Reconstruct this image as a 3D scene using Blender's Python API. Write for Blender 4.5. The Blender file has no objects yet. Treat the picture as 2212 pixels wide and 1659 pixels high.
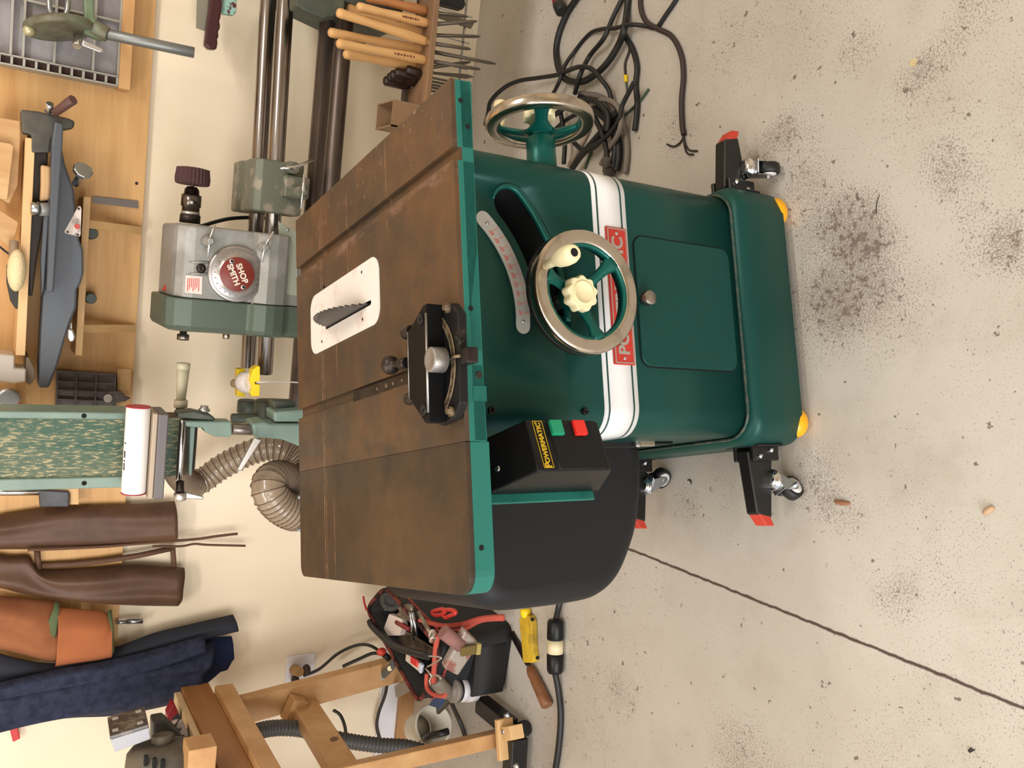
import bpy, bmesh, math, random
from mathutils import Vector, Matrix, noise as mnoise
random.seed(7)
SC = bpy.context.scene
COL = SC.collection
PI = math.pi
V3 = lambda *a: Vector(a)

# ------------------------------------------------------------------ camera
CAM = V3(-0.293114, -1.212753, 1.487466)
CF = V3(-0.11174632, 0.84105922, -0.52927511)
CR = V3(0.9878581, 0.15186575, 0.03275911)
CU = V3(-0.10793111, 0.519188, 0.84781761)
FPX = 1900.09
cd = bpy.data.cameras.new('camera')
cam = bpy.data.objects.new('camera', cd)
COL.objects.link(cam)
m = Matrix.Identity(4)
for i in range(3):
    m[i][0], m[i][1], m[i][2], m[i][3] = -CU[i], CR[i], -CF[i], CAM[i]
cam.matrix_world = m
cd.sensor_width = 36.0
cd.lens = FPX / 2212 * 36
cd.clip_start = .02
SC.camera = cam
SC.view_settings.view_transform = 'Standard'
SC.view_settings.look = 'None'
SC.view_settings.gamma = 1
SC.view_settings.exposure = 0.0
SC.view_settings.use_curve_mapping = False

# ------------------------------------------------------------------ light
wd = bpy.data.worlds.new('world')
SC.world = wd
wd.use_nodes = True
wd.node_tree.nodes['Background'].inputs[0].default_value = (.80, .88, 1, 1)
wd.node_tree.nodes['Background'].inputs[1].default_value = 1.0


def area(name, loc, aim, sx, sy, power, col):
    l = bpy.data.lights.new(name, 'AREA')
    l.shape = 'RECTANGLE'
    l.size, l.size_y, l.energy, l.color = sx, sy, power, col
    o = bpy.data.objects.new(name, l)
    COL.objects.link(o)
    o.location = loc
    o.rotation_euler = (Vector(aim) - Vector(loc)).to_track_quat('-Z', 'Y').to_euler()
    return o


WARM = (1, .965, .915)
area('ceiling_light_left', (-1.55, -.25, 2.6), (-1.35, 1.4, .8), 1.25, .14, 20, WARM)
area('ceiling_light_right', (1.0, .0, 2.6), (.55, 1.5, .9), 1.25, .14, 25, WARM)
area('ceiling_light_near', (-.9, -1.7, 2.62), (-.9, -1.6, 0), 1.25, .25, 17, WARM)
area('garage_door_daylight', (-2.4, -4.0, 1.35), (-.5, .6, .6), 3.0, 2.1, 172, (.96, .98, 1))

# ------------------------------------------------------------------ pixels of the photograph to points in the place
TH = math.radians(17.0)
TOP = .89
A_SAW = Matrix.Rotation(TH, 4, 'Z')
A_SAW_I = A_SAW.inverted()


def W(px, py, x=None, y=None, z=None):
    d = CF * FPX + CR * (829.5 - py) + CU * (1106 - px)
    i, v = [(i, v) for i, v in enumerate((x, y, z)) if v is not None][0]
    return CAM + d * ((v - CAM[i]) / d[i])


def S(px, py, x=None, y=None, z=None):
    C = A_SAW_I @ CAM
    d = A_SAW_I.to_3x3() @ (CF * FPX + CR * (829.5 - py) + CU * (1106 - px))
    i, v = [(i, v) for i, v in enumerate((x, y, z)) if v is not None][0]
    return C + d * ((v - C[i]) / d[i])


# ------------------------------------------------------------------ materials
def lin(c):
    return tuple((v / 255 / 12.92 if v / 255 <= .04045 else ((v / 255 + .055) / 1.055) ** 2.4) for v in c) + (1,)


class NT:
    def __init__(s, name):
        s.m = bpy.data.materials.new(name)
        s.m.use_nodes = True
        s.n = s.m.node_tree.nodes
        s.l = s.m.node_tree.links
        s.b = s.n['Principled BSDF']
        s.tc = s.n.new('ShaderNodeTexCoord')

    def new(s, t, **k):
        n = s.n.new('ShaderNode' + t)
        for a, v in k.items():
            setattr(n, a, v)
        return n

    def put(s, sock, v):
        if isinstance(v, bpy.types.NodeSocket):
            s.l.new(v, sock)
        else:
            sock.default_value = v

    def noise(s, scale, detail=4, rough=.6, stretch=None, vec=None):
        n = s.new('TexNoise')
        n.inputs['Scale'].default_value = scale
        n.inputs['Detail'].default_value = detail
        n.inputs['Roughness'].default_value = rough
        v = vec or s.tc.outputs['Object']
        if stretch:
            mp = s.new('Mapping')
            mp.inputs['Scale'].default_value = stretch
            s.l.new(v, mp.inputs[0])
            v = mp.outputs[0]
        s.l.new(v, n.inputs['Vector'])
        return n.outputs['Fac']

    def ramp(s, fac, a, b, lo=0.0, hi=1.0):
        n = s.new('MapRange')
        s.put(n.inputs[0], fac)
        n.inputs[1].default_value, n.inputs[2].default_value = a, b
        n.inputs[3].default_value, n.inputs[4].default_value = lo, hi
        return n.outputs[0]

    def math(s, op, a, b=0.0, c=None):
        n = s.new('Math', operation=op)
        s.put(n.inputs[0], a)
        s.put(n.inputs[1], b)
        if c is not None:
            s.put(n.inputs[2], c)
        return n.outputs[0]

    def mix(s, fac, a, b):
        n = s.new('Mix', data_type='RGBA')
        s.put(n.inputs[0], fac)
        s.put(n.inputs[6], a)
        s.put(n.inputs[7], b)
        return n.outputs[2]

    def bump(s, h, strength=.2, dist=.002):
        n = s.new('Bump')
        n.inputs['Strength'].default_value = strength
        n.inputs['Distance'].default_value = dist
        s.put(n.inputs['Height'], h)
        s.l.new(n.outputs[0], s.b.inputs['Normal'])

    def sep(s):
        n = s.new('SeparateXYZ')
        s.l.new(s.tc.outputs['Object'], n.inputs[0])
        return n.outputs


MATS = {}


def mat(name, col, rough=.5, metal=0, col2=None, scale=20, lo=.4, hi=.65, stretch=None, bump=0, bscale=200, bdist=.001,
        spec=.5, coat=0, alpha=1, trans=0, rvar=0, detail=4):
    if name in MATS:
        return MATS[name]
    t = NT(name)
    b = t.b
    c = lin(col)
    b.inputs['Base Color'].default_value = c
    b.inputs['Roughness'].default_value = rough
    b.inputs['Metallic'].default_value = metal
    b.inputs['Specular IOR Level'].default_value = spec
    b.inputs['Coat Weight'].default_value = coat
    b.inputs['Coat Roughness'].default_value = .08
    b.inputs['Alpha'].default_value = alpha
    b.inputs['Transmission Weight'].default_value = trans
    if col2:
        f = t.ramp(t.noise(scale, detail, stretch=stretch), lo, hi)
        t.l.new(t.mix(f, c, lin(col2)), b.inputs['Base Color'])
        if rvar:
            t.l.new(t.ramp(f, 0, 1, rough, rough + rvar), b.inputs['Roughness'])
    if bump:
        t.bump(t.noise(bscale, 3, stretch=stretch), bump, bdist)
    t.m.diffuse_color = c
    MATS[name] = t.m
    return t.m


# ------------------------------------------------------------------ mesh building
ORG = {}


class MB:
    def __init__(s, A=None):
        s.v, s.f, s.sm, s.mi = [], [], [], []
        s.A = A
        s.cur = 0

    def add(s, vs, fs, smooth=False):
        o = len(s.v)
        s.v += [Vector(v) for v in vs]
        for f in fs:
            s.f.append([i + o for i in f])
            s.sm.append(smooth)
            s.mi.append(s.cur)
        return s

    def obox(s, c, size, ax=None):
        c = Vector(c)
        ax = ax or (V3(1, 0, 0), V3(0, 1, 0), V3(0, 0, 1))
        h = [a * (d / 2) for a, d in zip(ax, size)]
        vs = [c + h[0] * i + h[1] * j + h[2] * k for i in (-1, 1) for j in (-1, 1) for k in (-1, 1)]
        return s.add(vs, [(0, 1, 3, 2), (4, 6, 7, 5), (0, 4, 5, 1), (2, 3, 7, 6), (0, 2, 6, 4), (1, 5, 7, 3)])

    def box(s, lo, hi):
        lo, hi = Vector(lo), Vector(hi)
        return s.obox((lo + hi) / 2, hi - lo)

    def hexa(s, p):  # eight corners: bottom four then top four, both counter-clockwise
        return s.add(p, [(3, 2, 1, 0), (4, 5, 6, 7), (0, 1, 5, 4), (1, 2, 6, 5), (2, 3, 7, 6), (3, 0, 4, 7)])

    def beam(s, p0, p1, w, h, up=(0, 0, 1)):
        p0, p1, up = Vector(p0), Vector(p1), Vector(up)
        d = p1 - p0
        a = d.normalized()
        b = up.cross(a).normalized()
        return s.obox((p0 + p1) / 2, (d.length, w, h), (a, b, a.cross(b)))

    def loft(s, rings, caps=True, smooth=True, closed=False):
        n = len(rings[0])
        vs = [v for r in rings for v in r]
        fs = []
        m_ = len(rings)
        for i in range(m_ if closed else m_ - 1):
            a, b = i * n, ((i + 1) % m_) * n
            for j in range(n):
                k = (j + 1) % n
                fs.append((a + j, a + k, b + k, b + j))
        s.add(vs, fs, smooth)
        if caps and not closed:
            s.add(rings[0], [tuple(range(n))[::-1]])
            s.add(rings[-1], [tuple(range(n))])
        return s

    def lathe(s, prof, p0, ax, n=24, smooth=True, caps=True):
        p0, ax = Vector(p0), Vector(ax).normalized()
        a = ax.orthogonal().normalized()
        b = ax.cross(a)
        return s.loft([[p0 + ax * t + (a * math.cos(2 * PI * i / n) + b * math.sin(2 * PI * i / n)) * max(r, 1e-5)
                        for i in range(n)] for t, r in prof], caps, smooth)

    def cyl(s, p0, p1, r0, r1=None, n=20):
        p0, p1 = Vector(p0), Vector(p1)
        r1 = r0 if r1 is None else r1
        L = (p1 - p0).length
        e = min(.12 * min(r0, r1), L * .2)
        return s.lathe([(0, r0 - e), (e, r0), (L - e, r1), (L, r1 - e)], p0, p1 - p0, n)

    def tube(s, pts, r, n=8, closed=False, squash=None):
        pts = [Vector(p) for p in pts]
        m_ = len(pts)
        rs = r if isinstance(r, (list, tuple)) else [r] * m_
        rings, u = [], None
        for i in range(m_):
            if closed:
                t = pts[(i + 1) % m_] - pts[i - 1]
            else:
                t = pts[min(i + 1, m_ - 1)] - pts[max(i - 1, 0)]
            t.normalize()
            u = t.orthogonal() if u is None else u - t * u.dot(t)
            u.normalize()
            w = t.cross(u)
            rings.append([pts[i] + (u * math.cos(2 * PI * k / n) + w * math.sin(2 * PI * k / n)) * rs[i] for k in range(n)])
        return s.loft(rings, not closed, True, closed)

    def prism(s, poly, o, u, v, depth, smooth=False):  # polygon in the plane o + u*a + v*b, pushed along u x v
        o, u, v = Vector(o), Vector(u), Vector(v)
        w = u.cross(v).normalized() * depth
        a = [o + u * p[0] + v * p[1] for p in poly]
        n = len(a)
        s.add(a + [q + w for q in a], [tuple(range(n))[::-1], tuple(range(n, 2 * n))])
        s.add(a + [q + w for q in a], [(i, (i + 1) % n, n + (i + 1) % n, n + i) for i in range(n)], smooth)
        return s

    def ring(s, outer, inner, o, u, v, depth):  # frame between two outlines of equal count
        o, u, v = Vector(o), Vector(u), Vector(v)
        w = u.cross(v).normalized() * depth
        P = lambda q, k: [o + u * p[0] + v * p[1] + w * k for p in q]
        a, b, c, d = P(outer, 0), P(inner, 0), P(outer, 1), P(inner, 1)
        n = len(a)
        fs = []
        for i in range(n):
            j = (i + 1) % n
            fs += [(i, n + i, n + j, j), (2 * n + i, 2 * n + j, 3 * n + j, 3 * n + i), (i, j, 2 * n + j, 2 * n + i),
                   (n + i, 3 * n + i, 3 * n + j, n + j)]
        return s.add(a + b + c + d, fs)

    def ball(s, c, r, n=16, m_=10):
        c = Vector(c)
        r = Vector(r) if isinstance(r, (tuple, list, Vector)) else V3(r, r, r)
        rings = []
        for i in range(m_ + 1):
            t = PI * i / m_
            q = max(math.sin(t), 1e-3)
            rings.append([c + V3(r.x * q * math.cos(2 * PI * k / n), r.y * q * math.sin(2 * PI * k / n), -r.z * math.cos(t)) for k in range(n)])
        return s.loft(rings, True, True)

    def sheet(s, fn, nu, nv, th):  # curved sheet with thickness: fn(a, b) -> (point, normal)
        P = [[fn(i / nu, j / nv) for j in range(nv + 1)] for i in range(nu + 1)]
        n = nv + 1
        a = [Vector(p[0]) for r in P for p in r]
        b = [Vector(p[0]) + Vector(p[1]) * th for r in P for p in r]
        o = len(a)
        fs = []
        for i in range(nu):
            for j in range(nv):
                q = (i * n + j, (i + 1) * n + j, (i + 1) * n + j + 1, i * n + j + 1)
                fs += [q, tuple(x + o for x in q[::-1])]
        for i in range(nu):
            for j in (0, nv):
                q = (i * n + j, i * n + j + o, (i + 1) * n + j + o, (i + 1) * n + j)
                fs.append(q if j else q[::-1])
        for j in range(nv):
            for i in (0, nu):
                q = (i * n + j, i * n + j + 1, i * n + j + 1 + o, i * n + j + o)
                fs.append(q if i else q[::-1])
        return s.add(a + b, fs, True)

    def build(s, name, mats, parent=None, bevel=0, seg=2, sub=0, A=None, label=None):
        me = bpy.data.meshes.new(name)
        A = A if A is not None else s.A
        root = parent
        while root is not None and root.name not in ORG:
            root = root.parent
        o = bpy.data.objects.new(name, me)
        COL.objects.link(o)
        if root is None:
            vs = [A @ v for v in s.v] if A is not None else s.v
            lo = [min(v[i] for v in vs) for i in range(3)]
            hi = [max(v[i] for v in vs) for i in range(3)]
            org = V3((lo[0] + hi[0]) / 2, (lo[1] + hi[1]) / 2, lo[2])
            vs = [v - org for v in vs]
            o.location = org
            ORG[o.name] = (org, Matrix.Identity(4))
        else:
            org, A2 = ORG[root.name]
            inv = A2.inverted()
            # authored frame -> world -> the thing's own frame
            B = A if A is not None else (A2 if A2 != Matrix.Identity(4) else None)
            vs = [(inv @ (B @ v - org)) if B is not None else v - org for v in s.v]
        me.from_pydata(vs, [], s.f)
        me.polygons.foreach_set('use_smooth', s.sm)
        mats = mats if isinstance(mats, (list, tuple)) else [mats]
        for q in mats:
            me.materials.append(q)
        me.polygons.foreach_set('material_index', s.mi)
        me.update()
        bm = bmesh.new()
        bm.from_mesh(me)
        bmesh.ops.remove_doubles(bm, verts=bm.verts, dist=1e-6)
        bmesh.ops.recalc_face_normals(bm, faces=bm.faces)
        bm.to_mesh(me)
        bm.free()
        if parent is not None:
            o.parent = parent
        if bevel:
            b = o.modifiers.new('bevel', 'BEVEL')
            b.width, b.segments, b.limit_method, b.angle_limit = bevel, seg, 'ANGLE', math.radians(40)
        if sub:
            b = o.modifiers.new('subdivision', 'SUBSURF')
            b.levels = b.render_levels = sub
        if label:
            o['label'] = label
        return o


def tag(o, label, cat, group=None):
    o['label'], o['category'] = label, cat
    if group:
        o['group'] = group
    return o


def thing(name, org, label, cat, group=None, A=None):
    o = bpy.data.objects.new(name, None)
    COL.objects.link(o)
    o.empty_display_size = .05
    org = Vector(org)
    A = A if A is not None else Matrix.Identity(4)
    worg = A @ org
    o.matrix_world = Matrix.Translation(worg) @ A.to_3x3().to_4x4()
    ORG[o.name] = (worg, A.to_3x3().to_4x4())
    return tag(o, label, cat, group)


def struct(o):
    o['kind'] = 'structure'
    return o


def rrect(x0, x1, y0, y1, r, n=6):
    r = r if isinstance(r, (list, tuple)) else [r] * 4
    out = []
    for (cx, cy, a0), q in zip(((x1, y1, 0), (x0, y1, 90), (x0, y0, 180), (x1, y0, 270)), r):
        sx, sy = (-1 if cx == x1 else 1), (-1 if cy == y1 else 1)
        for i in range(n + 1):
            a = math.radians(a0 + 90 * i / n)
            out.append((cx + sx * q + q * math.cos(a), cy + sy * q + q * math.sin(a)))
    return out


def circ(r, n=24, c=(0, 0), a0=0, a1=360, e=False):
    k = n if e else n
    return [(c[0] + r * math.cos(math.radians(a0 + (a1 - a0) * i / k)), c[1] + r * math.sin(math.radians(a0 + (a1 - a0) * i / k)))
            for i in range(n + 1 if e else n)]


def spline(pts, n=8, closed=False):
    pts = [Vector(p) for p in pts]
    m_ = len(pts)
    out = []
    for i in range(m_ if closed else m_ - 1):
        if closed:
            a, b, c, d = pts[i - 1], pts[i], pts[(i + 1) % m_], pts[(i + 2) % m_]
        else:
            a, b, c, d = pts[max(i - 1, 0)], pts[i], pts[i + 1], pts[min(i + 2, m_ - 1)]
        for k in range(n):
            t = k / n
            out.append(.5 * ((2 * b) + (c - a) * t + (2 * a - 5 * b + 4 * c - d) * t * t + (3 * b - a - 3 * c + d) * t ** 3))
    if not closed:
        out.append(pts[-1])
    return out


def text(name, s, o, u, v, size, m_, parent, depth=.0006, bold=0, spacing=1, A=None, align='CENTER'):
    cu = bpy.data.curves.new('t', 'FONT')
    cu.body, cu.size, cu.align_x, cu.align_y = s, size, align, 'CENTER'
    cu.extrude, cu.offset, cu.space_character = depth / 2, bold, spacing
    ob = bpy.data.objects.new('t', cu)
    COL.objects.link(ob)
    dg = bpy.context.evaluated_depsgraph_get()
    me = bpy.data.meshes.new_from_object(ob.evaluated_get(dg))
    bpy.data.objects.remove(ob)
    bpy.data.curves.remove(cu)
    o, u, v = Vector(o), Vector(u), Vector(v)
    w = u.cross(v)
    b = MB(A)
    b.add([o + u * q.co.x + v * q.co.y + w * (q.co.z + depth / 2) for q in me.vertices], [tuple(p.vertices) for p in me.polygons])
    bpy.data.meshes.remove(me)
    return b.build(name, m_, parent)


X, Y, Z = V3(1, 0, 0), V3(0, 1, 0), V3(0, 0, 1)
# ------------------------------------------------------------------ the room
WALL = 1.628


def floor_material():
    t = NT('painted concrete')
    base = t.mix(t.ramp(t.noise(1.6, 5), .35, .7), lin((199, 192, 182)), lin((186, 177, 165)))
    base = t.mix(t.ramp(t.noise(7, 5), .5, .75, 0, .45), base, lin((172, 161, 147)))
    # worn specks: fine noise thresholded, more of them where the paint is worn
    wear = t.ramp(t.noise(2.6, 3), .42, .68)
    gp = t.new('NewGeometry')
    sp = t.new('SeparateXYZ')
    t.l.new(gp.outputs['Position'], sp.inputs[0])
    xyz = sp.outputs
    spots = [(-.172, -.02, .13), (-.24, -.13, .12), (-.306, .0, .09), (-.1, -.06, .07), (-.13, -.324, .06), (-.14, -.374, .05), (-.04, -.27, .05), (.205, -.18, .045),
             (.176, -.13, .04), (.27, -.24, .06), (.24, .0, .05), (.0, -.215, .05), (-.773, .312, .05), (-.665, -.05, .05),
             (-.672, -.125, .05), (-.795, -.27, .05), (.06, .24, .05), (.1, .17, .04), (.12, .51, .08), (-1.32, .45, .07),
             (-1.27, .04, .09), (-.6, -.06, .06), (.05, .13, .09), (-.05, .06, .08)]
    acc = wear
    for x, y, r in spots:
        dx = t.math('SUBTRACT', xyz[0], x)
        dy = t.math('SUBTRACT', xyz[1], y)
        d2 = t.math('ADD', t.math('MULTIPLY', dx, dx), t.math('MULTIPLY', dy, dy))
        acc = t.math('ADD', acc, t.ramp(d2, 0, r * r * 1.8, 1.1, 0))
    f1 = t.ramp(t.math('ADD', t.noise(260, 2, .6), t.math('MULTIPLY', acc, .095)), .655, .69)
    f2 = t.ramp(t.math('ADD', t.noise(85, 4, .7), t.math('MULTIPLY', acc, .060)), .665, .73)
    f3 = t.ramp(t.noise(30, 3, .6), .675, .70, 0, .8)
    base = t.mix(t.math('MULTIPLY', f1, .5), base, lin((108, 88, 80)))
    base = t.mix(t.math('MULTIPLY', f2, .7), base, lin((98, 76, 68)))
    base = t.mix(f3, base, lin((92, 76, 66)))
    dx, dy = t.math('SUBTRACT', xyz[0], .198), t.math('SUBTRACT', xyz[1], -.128)
    d2 = t.math('ADD', t.math('MULTIPLY', dx, dx), t.math('MULTIPLY', dy, dy))
    base = t.mix(t.ramp(t.math('MULTIPLY_ADD', t.noise(60, 2), .00012, d2), .00010, .00013, .8, 0), base, lin((206, 186, 128)))
    # the control joint cut in the slab
    dev = t.ramp(t.noise(30, 3), 0, 1, -.004, .004)
    ln = t.math('ADD', t.math('MULTIPLY_ADD', xyz[1], .0539, xyz[0]), dev)
    d = t.math('ABSOLUTE', t.math('ADD', ln, .9149))
    joint = t.ramp(d, .0018, .0045, 1, 0)
    base = t.mix(joint, base, lin((78, 58, 52)))
    t.l.new(base, t.b.inputs['Base Color'])
    t.l.new(t.ramp(t.noise(9, 4), .3, .7, .32, .55), t.b.inputs['Roughness'])
    t.bump(t.math('SUBTRACT', t.noise(260, 3), t.math('MULTIPLY', joint, 3)), .12, .0012)
    return t.m


def wall_material():
    t = NT('cream wall paint')
    c = t.mix(t.ramp(t.noise(2.2, 3), .35, .7), lin((238, 222, 196)), lin((233, 215, 187)))
    marks = t.ramp(t.noise(16, 2), .765, .785, 0, .5)
    c = t.mix(marks, c, lin((150, 126, 96)))
    t.l.new(c, t.b.inputs['Base Color'])
    t.b.inputs['Roughness'].default_value = .55
    t.bump(t.noise(320, 3), .12, .0008)
    return t.m


CREAM = wall_material()
CEIL = mat('ceiling white', (236, 232, 222), .8)
struct(MB().box((-4.2, -5.2, -.1), (3.2, WALL + .12, 0)).build('floor', floor_material()))
struct(MB().box((-4.2, WALL, 0), (3.2, WALL + .12, 2.75)).build('wall_back', CREAM))
struct(MB().box((3.2, -5.2, 0), (3.32, WALL + .12, 2.75)).build('wall_right', CREAM))
struct(MB().box((-4.32, -.6, 0), (-4.2, WALL + .12, 2.75)).build('wall_left', CREAM))
struct(MB().box((-4.32, -5.32, 0), (3.32, -5.2, 2.75)).build('wall_front', CREAM))
struct(MB().box((-4.32, -5.32, 2.75), (3.32, WALL + .12, 2.85)).build('ceiling', CEIL))


def plywood():
    t = NT('oiled plywood')
    g = t.noise(5, 6, .65, stretch=(.35, 1, 5))
    c = t.mix(t.ramp(g, .3, .7), lin((214, 170, 112)), lin((188, 138, 80)))
    c = t.mix(t.ramp(t.noise(1.7, 2, stretch=(1, 1, .4)), .45, .7, 0, .5), c, lin((226, 184, 130)))
    t.l.new(c, t.b.inputs['Base Color'])
    t.b.inputs['Roughness'].default_value = .55
    return t.m


PLY = plywood()
# ------------------------------------------------------------------ table saw (authored in the saw's own axes: x along the table front, y into the depth)
def rusted_steel(name, c1, c2, c3):
    t = NT(name)
    c = t.mix(t.ramp(t.noise(3.4, 5, .65), .36, .66), lin(c1), lin(c2))
    c = t.mix(t.ramp(t.noise(6.5, 6, .65), .48, .68, 0, .85), c, lin(c3))
    c = t.mix(t.ramp(t.noise(22, 5, .7, stretch=(1, .25, 1)), .55, .8, 0, .5), c, lin((58, 48, 42)))
    xyz = t.sep()
    lines = None
    for y0, w, x0, x1 in ((.165, .0024, -.50, .22), (.155, .0016, -.50, .24), (.02, .0018, -.02, .22), (-.16, .0016, .1, .25), (.085, .0016, -.12, .05), (.115, .0016, -.48, -.35)):
        d = t.math('ABSOLUTE', t.math('SUBTRACT', t.math('MULTIPLY_ADD', t.noise(40, 2), .006, xyz[1]), y0 + .003))
        a = t.ramp(d, w * .3, w, 1, 0)
        a = t.math('MULTIPLY', a, t.ramp(xyz[0], x0 - .01, x0 + .01))
        a = t.math('MULTIPLY', a, t.ramp(xyz[0], x1 - .01, x1 + .01, 1, 0))
        lines = a if lines is None else t.math('MAXIMUM', lines, a)
    lines = t.math('MULTIPLY', lines, t.ramp(t.noise(70, 3), .35, .6, .1, .85))
    c = t.mix(lines, c, lin((166, 128, 102)))
    # paint and skin rubbed off beside the right mitre slot, nicks along the right end
    rub = t.ramp(t.math('ABSOLUTE', t.math('SUBTRACT', xyz[0], .123)), .004, .016, 1, 0)
    rub = t.math('MULTIPLY', rub, t.ramp(t.noise(34, 5, .7, stretch=(1, .3, 1)), .46, .62))
    c = t.mix(t.math('MULTIPLY', rub, .75), c, lin((146, 116, 100)))
    nick = t.math('MULTIPLY', t.ramp(t.noise(52, 5, .75), .60, .66), t.ramp(xyz[0], .14, .25, .06, .7))
    c = t.mix(nick, c, lin((172, 148, 130)))
    t.l.new(c, t.b.inputs['Base Color'])
    t.b.inputs['Metallic'].default_value = .4
    t.l.new(t.ramp(t.noise(9, 5), .3, .7, .3, .52), t.b.inputs['Roughness'])
    t.b.inputs['Specular IOR Level'].default_value = .3
    t.bump(t.noise(120, 4, stretch=(1, .2, 1)), .06, .0005)
    return t.m


IRON = rusted_steel('rust browned cast iron', (78, 66, 56), (116, 86, 58), (70, 64, 58))
IRONW = rusted_steel('dark browned cast iron', (62, 54, 46), (92, 72, 52), (54, 48, 43))
TEAL = mat('old teal enamel', (36, 112, 100), .5, col2=(24, 94, 84), scale=9, bump=.15, bscale=60, spec=.3)
TEALCH = mat('teal enamel chipped', (36, 108, 96), .5, col2=(112, 92, 74), scale=34, lo=.69, hi=.72, spec=.3)


def green_paint(name, a, b, bump, rough, metal, spec):
    t = NT(name)
    t.l.new(t.mix(t.ramp(t.noise(900, 2), .35, .7), lin(a), lin(b)), t.b.inputs['Base Color'])
    t.b.inputs['Roughness'].default_value = rough
    t.b.inputs['Metallic'].default_value = metal
    t.b.inputs['Specular IOR Level'].default_value = spec
    t.bump(t.noise(700, 2), bump, .0006)
    return t.m


GREEN = green_paint('metallic dark green paint', (12, 62, 57), (18, 76, 68), .15, .40, .25, .32)
GREENL = green_paint('metallic green enamel', (8, 78, 72), (18, 104, 92), .3, .34, .35, .4)
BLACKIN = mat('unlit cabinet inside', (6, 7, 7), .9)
WHITE = mat('white stripe vinyl', (236, 236, 236), .35)
PIN = mat('dark green pinstripe', (14, 62, 56), .4)
RED = mat('red badge enamel', (190, 52, 40), .4)
SILVER = mat('bare aluminium', (196, 190, 184), .35, .8)
STEEL = mat('ground steel', (168, 160, 152), .28, 1, col2=(120, 108, 98), scale=26, rvar=.15)
CHROME = mat('bright chrome', (215, 215, 218), .12, 1)
ZINC = mat('zinc plate', (176, 180, 184), .3, 1)
DARKM = mat('dark oiled steel', (70, 62, 58), .42, .8, col2=(44, 38, 36), scale=20)
BLACKP = mat('black plastic', (17, 17, 18), .36, spec=.28)
BLACKR = mat('black rubber', (20, 20, 21), .5)
BLACKPW = mat('black powder coat', (18, 17, 17), .38, bump=.1, bscale=400)
CREAMP = mat('cream plastic', (236, 222, 178), .4)
YELLOWP = mat('yellow polyurethane', (242, 172, 18), .35)
REDP = mat('red pedal plastic', (190, 58, 42), .55)
WHITEP = mat('white plastic', (232, 230, 226), .4)

saw = thing('table_saw', (-.26, .40, 0), 'dark green cabinet table saw on casters with rusty brown cast iron table', 'table saw', A=A_SAW)
SA = lambda: MB(A_SAW)

# table: strips between the mitre slots and around the throat
SLOT = (-.116, -.42)
hw = .0098
b = SA()
z0, z1 = .8815, TOP
strips = [(-.5398, SLOT[1] - hw), (SLOT[1] + hw, -.302), (-.202, SLOT[0] - hw), (SLOT[0] + hw, 0)]
for x0, x1 in strips:
    b.box((x0, 0, z0), (x1, .711, z1))
b.box((-.302, 0, z0), (-.202, .285, z1)).box((-.302, .61, z0), (-.202, .711, z1))
for sx in SLOT:
    b.box((sx - hw - .002, 0, z0 - .006), (sx + hw + .002, .711, z0 - .0005))
tt = b.build('table_top', IRON, saw)
b = SA()
for x0, x1 in ((-.5398, SLOT[1] - hw), (SLOT[1] + hw, SLOT[0] - hw), (SLOT[0] + hw, 0)):
    b.box((x0, -.0005, .856), (x1, .012, z0 + .0015))
b.box((-.5398, -.0005, .856), (0, .012, z0 - .006)).box((-.012, .012, .86), (.0005, .711, z0)).box((-.5398, .7, .86), (0, .7112, z0 - .007))
ap = b.build('apron', TEALCH, saw, bevel=.0012)
for px, py in ((995, 217), (1010, 273), (1017, 666), (1037, 850)):
    q = S(px, py, y=-.0005)
    SA().cyl((q.x, -.0012, q.z), (q.x, .004, q.z), .0042, n=12).build('bolt_hole', BLACKIN, ap)
q = S(1034, 810, y=-.0005)
SA().cyl((q.x, -.002, q.z), (q.x, .004, q.z), .0055, n=14).build('bolt', DARKM, ap, label='rusty bolt in the teal apron')
q = S(1036, 850, y=-.0005)
SA().box((q.x - .011, -.0015, q.z - .011), (q.x + .011, .001, q.z + .011)).build('rail_pad', TEAL, ap)

out = rrect(-.752, -.5402, 0, .711, [.002, .022, .034, .002])
wg = SA().prism(out, (0, 0, z0), X, Y, z1 - z0).build('extension_wing', IRONW, saw, bevel=.0006)
out2 = rrect(-.7525, -.5402, -.0005, .7115, [.002, .022, .034, .002])
inn = rrect(-.740, -.5402 - .012, .012, .699, [.002, .015, .022, .002])
b = SA().ring(out2, inn, (0, 0, .852), X, Y, z0 + .001 - .852)
wa = b.build('wing_apron', TEALCH, wg)
q = S(1040, 1183, y=-.0005)
SA().cyl((q.x, -.0012, q.z), (q.x, .004, q.z), .0042, n=12).build('bolt_hole', BLACKIN, wg)

# throat insert and blade
ix0, ix1, iy0, iy1 = -.312, -.192, .276, .622
outer = rrect(ix0, ix1, iy0, iy1, .03, 8)
sl = rrect(-.2745, -.2655, .312, .538, .004, 8)
ins = SA().ring(outer, sl, (0, 0, TOP + .0002), X, Y, .0014).build('throat_insert', mat('scuffed white insert', (226, 218, 212), .42, col2=(206, 186, 176), scale=18, lo=.55, hi=.75), saw)
for px, py in ((783, 588), (785, 690), (697, 738), (700, 620)):
    q = S(px, py, z=TOP)
    SA().cyl((q.x, q.y, TOP + .001), (q.x, q.y, TOP + .002), .003, n=8).build('levelling_screw', DARKM, ins)
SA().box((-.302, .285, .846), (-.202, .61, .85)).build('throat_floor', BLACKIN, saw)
bc = (.4255, TOP - .069)
poly = []
nt = 60
for i in range(nt):
    a = 2 * PI * i / nt
    for da, r in ((0, .127), (.012, .1275), (.04, .1185), (.075, .1195)):
        poly.append((bc[0] + r * math.cos(-(a + da)), bc[1] + r * math.sin(-(a + da))))
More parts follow.
